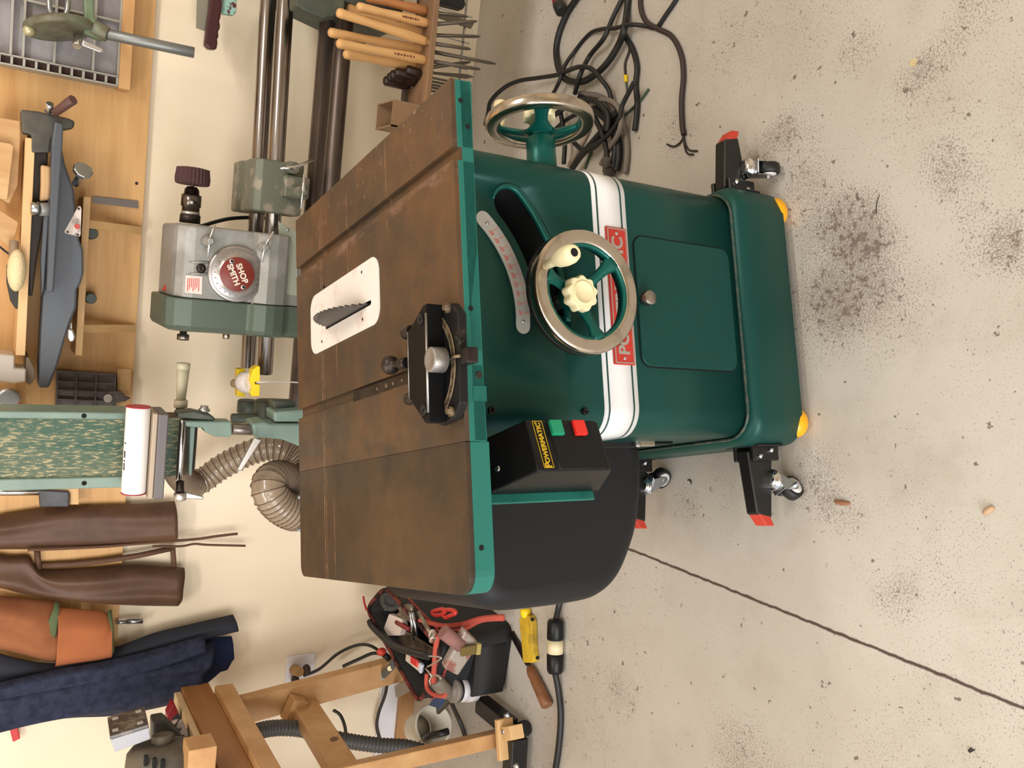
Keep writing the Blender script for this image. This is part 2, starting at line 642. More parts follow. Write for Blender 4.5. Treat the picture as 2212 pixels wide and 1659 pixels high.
poly = [p for p in poly if p[1] > .853]
pl = sorted(poly, key=lambda p: math.atan2(p[1] - bc[1], p[0] - bc[0]))
SA().prism(pl, (-.2715, 0, 0), Y, Z, .0026).build('saw_blade', mat('dull blade steel', (92, 88, 84), .45, .8), saw)

# cabinet: a rounded box on a plinth that flares out
CX0, CX1, CY0, CY1 = -.516, -.012, .15, .655
BX0, BX1, BY0, BY1 = -.535, .007, .127, .675


def ringz(x0, x1, y0, y1, r, z):
    return [V3(p[0], p[1], z) for p in rrect(x0, x1, y0, y1, r, 10)]


b = SA()
lv = [(.026, 0), (.022, -.004)]
rings = [ringz(BX0 + .006, BX1 - .006, BY0 + .006, BY1 - .006, .05, .0225), ringz(BX0, BX1, BY0, BY1, .055, .030),
         ringz(BX0, BX1, BY0, BY1, .055, .140)]
for k in range(7):
    a = k / 6 * PI / 2
    e = .022 * (1 - math.cos(a))
    rings.append(ringz(BX0 + e, BX1 - e, BY0 + e, BY1 - e, .055, .143 + .022 * math.sin(a)))
rings.append(ringz(CX0, CX1, CY0, CY1, .053, .168))
pl_ = b.loft(rings).build('plinth', GREEN, saw)
pm = NT('scuffed green shoulder')
pm.l.new(pm.mix(pm.ramp(pm.noise(60, 4), .42, .62), lin((40, 72, 64)), lin((84, 86, 76))), pm.b.inputs['Base Color'])
pm.b.inputs['Roughness'].default_value = .45
pm.b.inputs['Metallic'].default_value = .3
pm.bump(pm.noise(400, 2), .3, .001)
b = SA()
b.tube([V3(p[0], p[1], .1665) for p in rrect(CX0 - .004, CX1 + .004, CY0 - .004, CY1 + .004, .056, 10)], .0034, 8, True)
b.build('shoulder_seam', pm.m, pl_)

b = SA().loft([ringz(CX0, CX1, CY0, CY1, .053, z) for z in (.166, .4, .6, .852)])
cab = b.build('cabinet', [GREEN, BLACKIN], saw)
# the arc slot for the height handwheel, cut into the front
ac = (-.318, .915)
ra, rb = .262, .322
arc = []
for i in range(25):
    a = math.radians(-88 + 41 * i / 24)
    arc.append((ac[0] + rb * math.cos(a), ac[1] + rb * math.sin(a)))
mid = math.radians(-47)
rm, rw = (ra + rb) / 2, (rb - ra) / 2
for i in range(1, 12):
    a = mid + PI * i / 12
    arc.append((ac[0] + rm * math.cos(mid) + rw * math.cos(a), ac[1] + rm * math.sin(mid) + rw * math.sin(a)))
for i in range(25):
    a = math.radians(-47 - 41 * i / 24)
    arc.append((ac[0] + ra * math.cos(a), ac[1] + ra * math.sin(a)))
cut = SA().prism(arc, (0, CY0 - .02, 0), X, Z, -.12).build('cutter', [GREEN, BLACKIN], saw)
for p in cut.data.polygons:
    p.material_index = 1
md = cab.modifiers.new('slot', 'BOOLEAN')
md.operation, md.solver, md.object = 'DIFFERENCE', 'EXACT', cut
try:
    md.material_mode = 'TRANSFER'
except Exception:
    pass
dg = bpy.context.evaluated_depsgraph_get()
nm = bpy.data.meshes.new_from_object(cab.evaluated_get(dg))
nm.name = 'cabinet'
cab.modifiers.clear()
cab.data = nm
bpy.data.objects.remove(cut)
lip = [V3(ac[0] + (rb + .001) * math.cos(a), CY0 - .001, ac[1] + (rb + .001) * math.sin(a)) for a in [math.radians(-90 + 43 * i / 24) for i in range(25)]]
for i in range(1, 9):
    a = mid + PI * .8 * i / 9
    lip.append(V3(ac[0] + rm * math.cos(mid) + (rw + .002) * math.cos(a), CY0 - .001 + .002 * i / 9, ac[1] + rm * math.sin(mid) + (rw + .002) * math.sin(a)))
SA().tube(lip, [.0065] * 25 + [.0065 - .0006 * i for i in range(8)], 10).build('slot_lip', GREENL, cab)

# stripe, pinstripes, badge, door
b = SA()


def band(bb, za, zb, off, t=.0006):
    def path(o):
        pts = rrect(CX0 - o, CX1 + o, CY0 - o, CY1 + o, .053 + o, 10)
        return pts
    bb.loft([[V3(p[0], p[1], z) for p in path(off)] for z in (za, zb)], caps=False)
    bb.loft([[V3(p[0], p[1], z) for p in path(off - t)] for z in (za, zb)], caps=False)
    for z in (za, zb):
        q, w = path(off), path(off - t)
        n = len(q)
        bb.add([V3(p[0], p[1], z) for p in q] + [V3(p[0], p[1], z) for p in w], [(i, (i + 1) % n, n + (i + 1) % n, n + i) for i in range(n)])


SZ0, SZ1 = .443, .522
band(b, SZ0, SZ1, .0007)
st = b.build('stripe', WHITE, saw)
for z in (SZ0 + .0095, SZ1 - .0130):
    b = SA()
    band(b, z, z + .0036, .0011)
    b.build('pinstripe', PIN, st)
b = SA().prism(rrect(-.389, -.131, .4475, .4965, .003, 3), (0, CY0 - .0008, 0), X, Z, .004)
bd = b.build('badge', RED, saw, bevel=.0008)
b = SA().ring(rrect(-.3865, -.1335, .450, .494, .002, 3), rrect(-.3845, -.1355, .452, .492, .002, 3), (0, CY0 - .0046, 0), X, Z, .0012)
b.build('badge_border', SILVER, bd)
text('lettering', 'POWERMATIC', (-.26, CY0 - .0048, .4715), X, Z, .0345, SILVER, bd, .0012, bold=.0011, spacing=.99, A=A_SAW)
for xx in (-.377, -.143):
    SA().lathe([(0, .0036), (.0012, .0034), (.002, .0015)], (xx, CY0 - .0046, .472), -Y, 12).build('rivet', SILVER, bd)
dr = SA().prism(rrect(-.389, -.140, .184, .430, .022, 8), (0, CY0 + .0005, 0), X, Z, .0055).build('access_door', GREEN, saw, bevel=.0022, seg=3)
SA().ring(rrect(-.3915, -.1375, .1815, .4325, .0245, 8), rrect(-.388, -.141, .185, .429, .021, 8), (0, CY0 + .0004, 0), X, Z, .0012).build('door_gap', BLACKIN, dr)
kp = S(1398, 645, y=CY0 - .02)
SA().lathe([(0, .006), (.011, .006), (.012, .0135), (.0255, .0135), (.0265, .0128), (.0266, .001)], (kp.x, CY0 - .0045, kp.z), -Y, 28).build('door_knob', STEEL, dr)
for px, py in ((1060, 887), (1262, 889)):
    q = S(px, py, y=CY0)
    b = SA().lathe([(0, .0062), (.006, .0062), (.007, .0055), (.0071, .003), (.003, .0028)], (q.x, CY0 + .001, q.z), -Y, 14)
    b.build('socket_bolt', BLACKP, saw)

# tilt scale
sc_r, sc_c = (.204, .232), (-.312, .9035)
poly = []
A0, A1 = -95, -43
for i in range(21):
    a = math.radians(A0 + (A1 - A0) * i / 20)
    poly.append((sc_c[0] + sc_r[1] * math.cos(a), sc_c[1] + sc_r[1] * math.sin(a)))
rm2, rw2 = sum(sc_r) / 2, (sc_r[1] - sc_r[0]) / 2
for i in range(1, 8):
    a = math.radians(A1) + PI * i / 8
    poly.append((sc_c[0] + rm2 * math.cos(math.radians(A1)) + rw2 * math.cos(a), sc_c[1] + rm2 * math.sin(math.radians(A1)) + rw2 * math.sin(a)))
for i in range(21):
    a = math.radians(A1 - (A1 - A0) * i / 20)
    poly.append((sc_c[0] + sc_r[0] * math.cos(a), sc_c[1] + sc_r[0] * math.sin(a)))
for i in range(1, 8):
    a = math.radians(A0) + PI + PI * i / 8
    poly.append((sc_c[0] + rm2 * math.cos(math.radians(A0)) + rw2 * math.cos(a), sc_c[1] + rm2 * math.sin(math.radians(A0)) + rw2 * math.sin(a)))
sp = SA().prism(poly, (0, CY0 + .0002, 0), X, Z, .0018).build('tilt_scale', mat('brushed aluminium scale', (178, 176, 170), .42, .5), saw)
REDI = mat('red print', (200, 70, 60), .5)
GREYI = mat('grey print', (120, 110, 106), .5)
br, bg = SA(), SA()
for d in range(0, 46):
    a = math.radians(-89 + d * .87)
    dirv = V3(math.cos(a), 0, math.sin(a))
    tv = V3(-math.sin(a), 0, math.cos(a))
    L = .011 if d % 5 == 0 else .0065
    (br if d % 5 == 0 else bg).obox(V3(sc_c[0], CY0 - .0018, sc_c[1]) + dirv * (sc_r[1] - .0015 - L / 2), (L, .0008 if d % 5 == 0 else .0005, .0005), (dirv, tv, Y))
br.build('degree_mark', REDI, sp)
bg.build('fine_mark', GREYI, sp)
for d in range(0, 46, 5):
    a = math.radians(-89 + d * .87)
    dirv = V3(math.cos(a), 0, math.sin(a))
    u = V3(-math.sin(a), 0, math.cos(a))
    text('numeral', str(d) + '°', V3(sc_c[0], CY0 - .0016, sc_c[1]) + dirv * (sc_r[1] - .0180), u, -dirv, .0085, REDI, sp, .0004, bold=.0001, A=A_SAW)
for a in (-93, -45.5):
    a = math.radians(a)
    SA().lathe([(0, .0034), (.0012, .003), (.002, .001)], (sc_c[0] + rm2 * math.cos(a), CY0 - .0014, sc_c[1] + rm2 * math.sin(a)), -Y, 12).build('scale_screw', ZINC, sp)


# handwheels
RIMM = mat('polished rim steel', (196, 186, 172), .2, 1, col2=(150, 138, 124), scale=22, lo=.5, hi=.75, rvar=.12)
def handwheel(c, ax, up, R, spin, name, fat=1.0, back=True):
    """c: centre of the rim plane, ax: outward axis"""
    c, ax, up = Vector(c), Vector(ax), Vector(up)
    side = up.cross(ax)
    P = lambda a, r, t: c + (side * math.cos(a) + up * math.sin(a)) * r + ax * t
    b = SA()
    n = 64
    prof = []
    for k in range(14):
        q = 2 * PI * k / 14
        prof.append((R - .0128 + .0128 * math.copysign(abs(math.cos(q)) ** .55, math.cos(q)), .0115 * math.copysign(abs(math.sin(q)) ** .45, math.sin(q)) - .004))
    b.loft([[P(2 * PI * i / n, r, t) for r, t in prof] for i in range(n)], closed=True)
    w = b.build(name, RIMM, saw, label='polished steel rim')
    if back:
        b = SA()
        b.loft([[P(2 * PI * i / n, r, t) for r, t in ((R - .002, -.0125), (R - .001, -.0235), (R - .006, -.026), (R - .020, -.024), (R - .022, -.0125))] for i in range(n)], closed=True)
        b.build('rim_back', mat('black wrinkle paint', (24, 23, 22), .5, bump=.6, bscale=300), w)
    # painted web inside the rim, arms and hub
    b = SA()
    b.loft([[P(2 * PI * i / n, r, t) for r, t in ((R - .022, -.0085), (R - .022, .0055), (R - .0285, .004), (R - .0285, -.008))] for i in range(n)], closed=True)
    b.build('rim_web', GREENL, w)
    for k in range(3):
        a = spin + 2 * PI * k / 3
        b = SA()
        rings = []
        for i in range(9):
            s = i / 8
            r = .012 + (R - .036) * s
            wd_ = fat * (.0138 - .0048 * math.sin(PI * min(1, s * 1.15) * .9) + (.010 * max(0, s - .75) * 2) + .010 * max(0, .3 - s) * 3)
            t = -.026 * (1 - s) ** 1.1
            th = .0075
            ctr = P(a, r, t)
            tv = (-side * math.sin(a) + up * math.cos(a))
            rings.append([ctr + tv * (wd_ * math.cos(q)) + ax * (th * math.sin(q)) for q in [2 * PI * j / 12 for j in range(12)]])
        b.loft(rings).build('spoke', GREENL, w)
    SA().lathe([(-.052, .021), (-.05, .0225), (-.024, .0225), (-.012, .020), (-.008, .012)], c, ax, 28).build('hub', GREENL, w)
    return w, P


wc = V3(-.287, .058, .617)
hwl, P = handwheel(wc, -Y, Z, .1055, math.radians(-46), 'height_handwheel')
b = SA()
# lock knob: fluted cream disc
kc = S(1266, 630, y=.035)
fl = [(kc.x + (.0285 + .0022 * math.cos(9 * q)) * math.cos(q), kc.z + (.0285 + .0022 * math.cos(9 * q)) * math.sin(q)) for q in [2 * PI * i / 90 for i in range(90)]]
fl2 = [(kc.x + (p[0] - kc.x) * .93, kc.z + (p[1] - kc.z) * .93) for p in fl]
b.loft([[V3(p[0], y, p[1]) for p in f] for f, y in ((fl2, .064), (fl, .060), (fl, .045), (fl2, .041))])
b.loft([[V3(kc.x + r * math.cos(q), y, kc.z + r * math.sin(q)) for q in [2 * PI * i / 32 for i in range(32)]] for r, y in ((.021, .0415), (.0205, .0398), (.0175, .0396), (.0170, .0404), (.0005, .0404))])
b.build('lock_knob', CREAMP, hwl)
h0 = P(math.radians(52), .092, .006)
h1 = P(math.radians(50), .091, .080)
ang = None
for a in range(360):
    q = P(math.radians(a), .0915, 0)
    d = (q - V3(-.252, .058, .703)).length
    if ang is None or d < ang[0]:
        ang = (d, a)
ha = math.radians(ang[1])
b = SA().lathe([(.004, .0075), (.03, .0078), (.034, .0085), (.046, .0135), (.062, .0158), (.076, .0155), (.084, .013), (.0862, .0095), (.0845, .006), (.0845, .0005)], P(ha, .0905, 0), -Y, 24)
hd = b.build('crank_handle', CREAMP, hwl)
SA().cyl(P(ha, .0905, .0835), P(ha, .0905, .0858), .0068, n=16).build('handle_bore', BLACKIN, hd)
SA().cyl((wc.x, .09, wc.z), (wc.x, .2, wc.z - .0), .0125, n=18).build('height_shaft', STEEL, saw)

# tilt handwheel on the right side
rc = V3(.092, .230, .572)
hw2, P = handwheel(rc, X, Z, .1045, math.radians(150), 'tilt_handwheel', 1.35, False)
SA().cyl((-.02, rc.y, rc.z), (.058, rc.y, rc.z), .029, .0275, n=26).build('tilt_hub', GREENL, saw)
b = SA()
fl = [(rc.y + (.0285 + .0022 * math.cos(9 * q)) * math.cos(q), rc.z + (.0285 + .0022 * math.cos(9 * q)) * math.sin(q)) for q in [2 * PI * i / 90 for i in range(90)]]
b.loft([[V3(x, p[0], p[1]) for p in fl] for x in (rc.x + .002, rc.x + .022)])
b.build('lock_knob', CREAMP, hw2)
b = SA().lathe([(.004, .0070), (.024, .0072), (.028, .0080), (.038, .0125), (.050, .0140), (.060, .0138), (.067, .0115), (.069, .0085)], P(math.radians(22), .0895, 0), X, 20)
b.build('crank_handle', CREAMP, hw2)

# motor cover on the left
b = SA()
MY0, MY1 = .298, .69


CO = spline([V3(x, 0, z) for x, z in ((-.522, .300), (-.60, .305), (-.68, .322), (-.74, .350), (-.785, .384), (-.812, .430),
                                     (-.820, .490), (-.821, .60), (-.817, .66), (-.802, .698), (-.765, .714), (-.68, .719), (-.60, .720), (-.522, .720))], 4)


def cover_outline(e):  # outline in x-z seen from the front, drawn in by e towards the middle
    out = []
    for p in CO:
        fx = max(0, min(1, (-.522 - p.x) / .10))
        n = V3(-.66 - p.x, 0, .54 - p.z)
        n = V3(n.x if p.x < -.66 else 0, 0, n.z)
        n.normalize()
        out.append((p.x + n.x * e * fx, p.z + n.z * e))
    return out


order = [[V3(p[0], MY0, p[1]) for p in cover_outline(.045)]]
for k in range(1, 7):
    a = k / 6 * PI / 2
    order.append([V3(p[0], MY0 + .045 * (1 - math.cos(a)), p[1]) for p in cover_outline(.045 * (1 - math.sin(a)))])
order.append([V3(p[0], MY1, p[1]) for p in cover_outline(0)])
mc = SA().loft(order).build('motor_cover', mat('satin black cover paint', (33, 33, 35), .5, spec=.2, bump=.12, bscale=300), saw)
b = SA().box((-.528, MY0 - .006, .32), (-.514, MY1, .72))
b.build('cover_gasket', BLACKR, mc, bevel=.002)
# latch
q0, q1 = S(1368, 957, y=MY0 - .01), S(1410, 960, y=MY0 - .01)
b = SA().box((q0.x - .007, MY0 - .018, q1.z), (q0.x + .012, MY0 - .005, q0.z - .012))
lt = b.build('latch', mat('nickel latch', (200, 186, 168), .3, .9), saw, bevel=.0015)
SA().box((q0.x - .009, MY0 - .02, q0.z - .012), (q0.x + .011, MY0 - .006, q0.z)).build('latch_hook', CHROME, lt, bevel=.003)
q2 = S(1452, 962, y=MY0 - .01)
SA().box((q0.x - .002, MY0 - .012, q2.z), (q0.x + .008, MY0 - .007, q1.z + .002)).build('latch_tail', BLACKP, lt)

# magnetic switch box under the wing
u, k_ = V3(.935, .354, 0), V3(-.354, .935, 0)
fr = V3(-.5035, .0385, 0)
wd_, dp = .086, .088


def sw(a, d, z):
    return fr - u * a + k_ * d + V3(0, 0, z)


b = SA()
prof = [(0, .762), (0, .632), (.004, .624), (dp, .592), (dp, .80), (.075, .806)]
b.loft([[sw(a, d, z) for d, z in prof] for a in (0, wd_)], smooth=False)
sb = b.build('switch_box', BLACKP, saw, bevel=.0035, seg=3)
b = SA().loft([[sw(a, d, z) for d, z in ((-.003, .724), (-.003, .640), (.002, .636), (.002, .728))] for a in (.002, wd_ - .002)], smooth=False)
fc = b.build('switch_cover', BLACKP, sb, bevel=.0015)
for z, mm, nm_ in ((.716, mat('green button', (20, 146, 104), .45), 'start_button'), (.672, mat('red button', (226, 44, 36), .45), 'stop_button')):
    b = SA().loft([[sw(a, d, zz) for d, zz in ((-.0095, z + .0095), (-.0095, z - .0125), (-.002, z - .0125), (-.002, z + .0095))] for a in (.004, .029)], smooth=False)
    b.build(nm_, mm, fc, bevel=.0015)
YEL = mat('yellow print', (206, 168, 30), .5)
b = SA()
lz = .744
o_ = sw(wd_ / 2, -.0004, lz)
b.ring(rrect(-.038, .040, -.009, .009, .0005, 1), rrect(-.0372, .0392, -.0082, .0082, .0005, 1), o_, u, Z, .0008)
lb = b.build('switch_label', YEL, sb)
text('lettering', 'P', o_ - u * .0335 + V3(0, 0, -.0002), u, Z, .0165, YEL, lb, .0007, bold=.0005, A=A_SAW)
text('lettering', 'OWERMATIC', o_ + u * .0035 + V3(0, 0, -.0006), u, Z, .0112, YEL, lb, .0007, bold=.0004, A=A_SAW)
text('lettering', '®', o_ + u * .037 + V3(0, 0, .004), u, Z, .004, YEL, lb, .0007, A=A_SAW)
q = S(1085, 992, y=.07)
nrm = V3(0, 0, 0) - k_ * .5 + Z * .86
SA().lathe([(0, .005), (.002, .0045), (.003, .002)], sw(.055, .058, .795), nrm, 14).build('cover_screw', CHROME, sb)
b = SA().loft([[sw(a, d, z) for d, z in ((dp, .852), (dp, .604), (dp + .006, .604), (dp + .006, .852))] for a in (-.012, wd_ + .013)], smooth=False)
b.build('switch_bracket', TEAL, saw, bevel=.001)

# mobile base: outrigger arms with swivel casters, fixed wheels under the front
YC = SA()


def outrigger(side, x0, y, L=.128):
    s = side
    X0 = lambda d: x0 + s * d
    b = SA()
    b.hexa([V3(*p) for p in ((X0(.012), y - .016, .058), (X0(L - .004), y - .016, .076), (X0(L - .004), y + .016, .076), (X0(.012), y + .016, .058),
                             (X0(.012), y - .016, .130), (X0(L - .014), y - .016, .116), (X0(L - .014), y + .016, .116), (X0(.012), y + .016, .130))])
    arm = b.build('outrigger_arm', BLACKPW, saw, bevel=.004)
    b = SA().box((min(X0(.001), X0(.034)), y - .026, .05), (max(X0(.001), X0(.034)), y - .0165, .125))
    b.box((min(X0(.001), X0(.034)), y + .0165, .05), (max(X0(.001), X0(.034)), y + .026, .13))
    b.box((min(X0(.0), X0(.006)), y - .045, .055), (max(X0(.0), X0(.006)), y + .045, .13))
    b.build('hinge_bracket', BLACKPW, arm, bevel=.004)
    for d, z in ((.024, .108), (.012, .075)):
        SA().lathe([(0, .0058), (.004, .0055), (.006, .003)], (X0(d), y - .0262, z), -Y, 6, smooth=False).build('hinge_bolt', CHROME, arm)
    b = SA()
    b.hexa([V3(*p) for p in ((X0(L - .010), y - .0150, .080), (X0(L + .012), y - .0150, .070), (X0(L + .012), y + .0150, .070), (X0(L - .010), y + .0150, .080),
                             (X0(L - .016), y - .0150, .113), (X0(L + .010), y - .0150, .093), (X0(L + .010), y + .0150, .093), (X0(L - .016), y + .0150, .113))])
    b.build('pedal', REDP, arm, bevel=.002)
    return arm


def caster(arm, p, d, dr=.0):
    """p: swivel centre on the floor, d: direction the wheel trails"""
    p, d = Vector(p), Vector(d).normalized()
    sd = V3(-d.y, d.x, 0)
    b = SA().lathe([(.062, .010), (.064, .021), (.068, .023), (.072, .021), (.074, .015), (.078, .0165), (.080, .015), (.0805, .006)], p, Z, 28)
    b.build('caster_swivel', CHROME, arm)
    wc_ = p + d * .020 + Z * .0255
    for q in (-1, 1):
        b = SA()
        o = wc_ + sd * (q * .0145)
        poly = [(-.034, .037), (.006, .037), (.010, .02), (.009, -.004), (.0, -.010), (-.009, -.004), (-.018, .012)]
        b.prism(poly, o - sd * .001, d, Z, .002)
        b.build('caster_fork', ZINC, arm, bevel=.001)
    SA().obox(wc_ + Z * .0375 - d * .012, (.042, .031, .003), (d, sd, Z)).build('caster_yoke', ZINC, arm, bevel=.001)
    w = SA().lathe([(-.0115, .016), (-.0115, .0215), (-.0095, .0245), (0, .0255), (.0095, .0245), (.0115, .0215), (.0115, .016)], wc_, sd, 28).build('caster_wheel', BLACKR, arm)
    SA().lathe([(-.0122, .004), (-.0122, .0175), (.0122, .0175), (.0122, .004)], wc_, sd, 24).build('wheel_hub', WHITEP, arm)
    b = SA().lathe([(-.022, .0048), (-.016, .0055), (.016, .0055), (.022, .0048)], wc_, sd, 6, smooth=False)
    b.build('axle_bolt', CHROME, arm)


a1 = outrigger(1, BX1 - .004, .205, .138)
caster(a1, (.064, .180, 0), (-.08, -1, 0))
a2 = outrigger(-1, BX0 + .004, .205, .155)
caster(a2, (-.605, .186, 0), (-.8, -.4, 0))
a3 = outrigger(-1, BX0 + .004, .60, .158)
caster(a3, (-.598, .585, 0), (1, -.55, 0))
a4 = outrigger(1, BX1 - .004, .60, .112)
caster(a4, (.066, .57, 0), (.25, -1, 0))
for px, py, nm_ in ((-.489, .150, ''), (-.038, .151, '')):
    b = SA().ball((px, py, .0262), (.032, .026, .026), 24, 14)
    b.build('fixed_wheel', YELLOWP, saw)
# ------------------------------------------------------------------ mitre gauge on the saw table
BLK = mat('worn black enamel', (20, 19, 19), .42, spec=.3, col2=(52, 44, 38), scale=30, lo=.6, hi=.75)
BRASSY = mat('grimy brass', (132, 112, 84), .5, .5, col2=(84, 70, 56), scale=60)
mg = thing('mitre_gauge', (-.425, .07, TOP), 'black mitre gauge on the front edge of the saw table, bar in the left slot', 'mitre gauge', A=A_SAW)
gx = -.424
b = SA().box((gx - .0092, -.028, TOP - .0078), (gx + .0092, .408, TOP + .0004))
gb = b.build('guide_bar', DARKM, mg, bevel=.0008)
for yy in (.20, .235, .262, .30):
    SA().cyl((gx, yy, TOP), (gx, yy, TOP + .0008), .0028 if yy != .262 else .0045, n=10).build('bar_screw', STEEL, gb)
b = SA().prism([(x, y) for x, y in ((-.513, .048), (-.508, .004), (-.488, -.016), (-.362, -.022), (-.344, -.002), (-.338, .050), (-.374, .150), (-.448, .150))][::-1][::-1], (0, 0, TOP + .0012), X, Y, .0135)
b.build('protractor_base', BLK, mg, bevel=.002)
zt0, zt1 = TOP + .0148, TOP + .044
pl_ = [(-.511, .026), (-.341, .022), (-.341, .034), (-.372, .082), (-.470, .084), (-.511, .040)]
b = SA().loft([[V3(x + (-.424 - x) * .0, y + (0 if y < .03 else .0), z) for x, y in pl_] for z in (zt0, zt1 - .004)] + [[V3(x + (-.424 - x) * .02, y, zt1 - (.0 if y > .05 else .002)) for x, y in pl_]], smooth=False)
hd_ = b.build('head', mat('glossy black enamel', (13, 13, 14), .5, spec=.15), mg, bevel=.002)
EDGEM = mat('bright edge metal', (150, 148, 146), .3, .9)  # bright metal strips along the two upper edges of the head
SA().tube([V3(-.371, .0825, zt1 - .0008), V3(-.469, .0845, zt1 - .0008)], .0013, 8).build('bright_edge', EDGEM, hd_)
SA().tube([V3(-.355, .024, zt1 - .0022), V3(-.497, .028, zt1 - .0022)], .0022, 8).build('bright_edge', EDGEM, hd_)
b = SA()
AC, AR = (gx - .003, .074), .083
out_ = circ(AR, 30, AC, 216, 324, True)
in_ = circ(AR - .0085, 30, AC, 216, 324, True)
b.prism(out_ + in_[::-1], (0, 0, TOP + .0144), X, Y, .0022)
pa = b.build('degree_arc', mat('worn arc rim', (64, 56, 46), .5, .3, col2=(124, 106, 80), scale=70, lo=.5, hi=.6), mg)
for i in range(15):
    a = math.radians(219 + 7.3 * i)
    dv = V3(math.cos(a), math.sin(a), 0)
    SA().obox(V3(AC[0], AC[1], TOP + .0168) + dv * (AR - .0042), (.007 if i % 3 == 0 else .004, .0014, .0006), (dv, V3(-dv.y, dv.x, 0), Z)).build('degree_tick', BRASSY, pa)
for r in (AR + .0004, AR - .009):
    SA().tube([V3(x, y, TOP + .0162) for x, y in circ(r, 30, AC, 216, 324, True)], .0012, 6).build('arc_edge', BRASSY, pa)
kx, ky = gx - .001, .008
SA().cyl((kx, ky, TOP + .0148), (kx, ky, TOP + .028), .0068, n=16).build('clamp_stud', ZINC, mg)
SA().lathe([(0, .0165), (.001, .0180), (.021, .0180), (.0225, .0168), (.0228, .012), (.0215, .010), (.0215, .001)], (kx, ky, TOP + .0245), Z, 30).build('clamp_knob', mat('knurled grey knob', (150, 146, 142), .4, .7, bump=.4, bscale=500), mg)
for sx, sy in ((-.492, .040), (-.361, .040)):
    SA().lathe([(-.002, .0085), (.0015, .0085), (.002, .0045), (-.001, .004)], (sx, sy, zt1 - .001), Z, 16).build('face_screw', BLK, mg)
for sx, sy in ((-.360, .128), (-.463, .124)):
    SA().cyl((sx, sy - .006, TOP + .018), (sx, sy + .016, TOP + .018), .0098, n=16).build('stop_screw', DARKM, mg)
for q in ((-.350, .004), (-.498, .006)):
    SA().lathe([(0, .0075), (.005, .0075), (.0055, .004), (.010, .004)], (q[0], q[1], TOP + .0146), Z, 12).build('stop_nut', BRASSY, mg)
b = SA().box((gx - .012, -.044, TOP - .002), (gx + .010, -.024, TOP + .016))
pb = b.build('pointer_block', DARKM, mg, bevel=.002)
SA().tube([V3(gx, -.026, TOP + .0155), V3(gx + .001, -.012, TOP + .0185), V3(gx, -.002, TOP + .0180)], .0024, 8).build('pointer', BRASSY, pb)
SA().lathe([(0, .006), (.004, .006), (.005, .0035), (.014, .003)], (gx + .018, -.020, TOP + .010), V3(.8, .2, .55), 10).build('pointer_screw', BLK, pb)
b = SA().lathe([(0, .0085), (.026, .0085), (.028, .005), (.046, .005), (.048, .0085), (.053, .014), (.062, .0155), (.068, .011), (.072, .006), (.080, .0045), (.088, .002)], (gx + .018, .142, TOP + .0175), V3(.10, 1, .02), 20)
b.build('plunger', DARKM, mg)

# ------------------------------------------------------------------ helpers for things seen against the wall


def slab(b, px, Y0, d, z=0):
    P_ = [W(x, y, y=Y0) for x, y in px]
    return b.prism([(p.x, p.z) for p in P_], (0, Y0, 0), X, Z, -d)


def wcyl(b, p, q, r0, r1=None, Y0=1.2, Y1=None, n=18):
    return b.cyl(W(*p, y=Y0), W(*q, y=Y0 if Y1 is None else Y1), r0, r1, n)


def poly_at(pl, t):
    t *= len(pl) - 1
    i = min(int(t), len(pl) - 2)
    f = t - i
    return pl[i].lerp(pl[i + 1], f)


def cloth(b, right, left, Y0, bulge=.03, folds=0, fr=2, th=.003, nu=28, nv=22, seed=0, hem=0):
    R_ = spline([W(x, y, y=Y0) for x, y in right], 6)
    L_ = spline([W(x, y, y=Y0) for x, y in left], 6)

    def fn(s, t):
        p = poly_at(R_, s).lerp(poly_at(L_, s), t)
        n = mnoise.noise(V3(s * 2.2 + seed, t * fr * 1.3, seed * 3.1))
        off = -bulge * (1 - abs(2 * t - 1) ** 3.2) - folds * (.5 + .5 * math.sin(t * fr * PI * 2 + n * 2.5 + s * 1.4)) * math.sin(PI * t) ** .5 - hem * s + n * folds * .6 * math.sin(PI * t)
        return (V3(p.x, p.y + off, p.z), -Y)
    return b.sheet(fn, nu, nv, th)


# ------------------------------------------------------------------ plywood tool board on the wall
pA, pB = W(332, 0, y=WALL), W(285, 870, y=WALL)
PBOT = (pA.z + pB.z) / 2
PX0 = W(300, 1395, y=WALL).x
PF = WALL - .019
o = MB().box((PX0, PF, PBOT), (1.3, WALL - .0005, 2.5)).build('plywood_board', PLY, bevel=.001)
tag(o, 'large tan plywood board fixed to the cream wall behind the tools', 'board')

# ------------------------------------------------------------------ multipurpose lathe along the wall
GREYM = mat('worn grey casting paint', (146, 144, 138), .42, .35, col2=(172, 170, 166), scale=9, lo=.5, hi=.7, rvar=.1)
GRNM = mat('grey green hammered enamel', (84, 96, 84), .4, .2, bump=.15, bscale=300)
GRND = mat('dark green machine paint', (58, 68, 60), .5, .1, col2=(84, 84, 72), scale=10)
CHIP = mat('green casting with worn paint', (110, 112, 98), .5, .2, col2=(150, 140, 124), scale=18, lo=.52, hi=.6)
PALEG = mat('pale green machine enamel', (122, 142, 130), .45, col2=(108, 128, 118), scale=8)
TUBEM = mat('polished steel tube', (158, 150, 146), .22, 1, col2=(132, 122, 116), scale=6, stretch=(.2, 1, 1))
TUBED = mat('browned steel tube', (112, 100, 94), .4, .8, col2=(90, 78, 72), scale=8, stretch=(.2, 1, 1))
LAB = mat('cream label paper', (226, 206, 196), .6)
ln_ = thing('multipurpose_lathe', (-.1, 1.3, .6), 'long grey green wood lathe with steel tubes along the wall behind the saw', 'lathe')
YF, YB = 1.25, 1.385


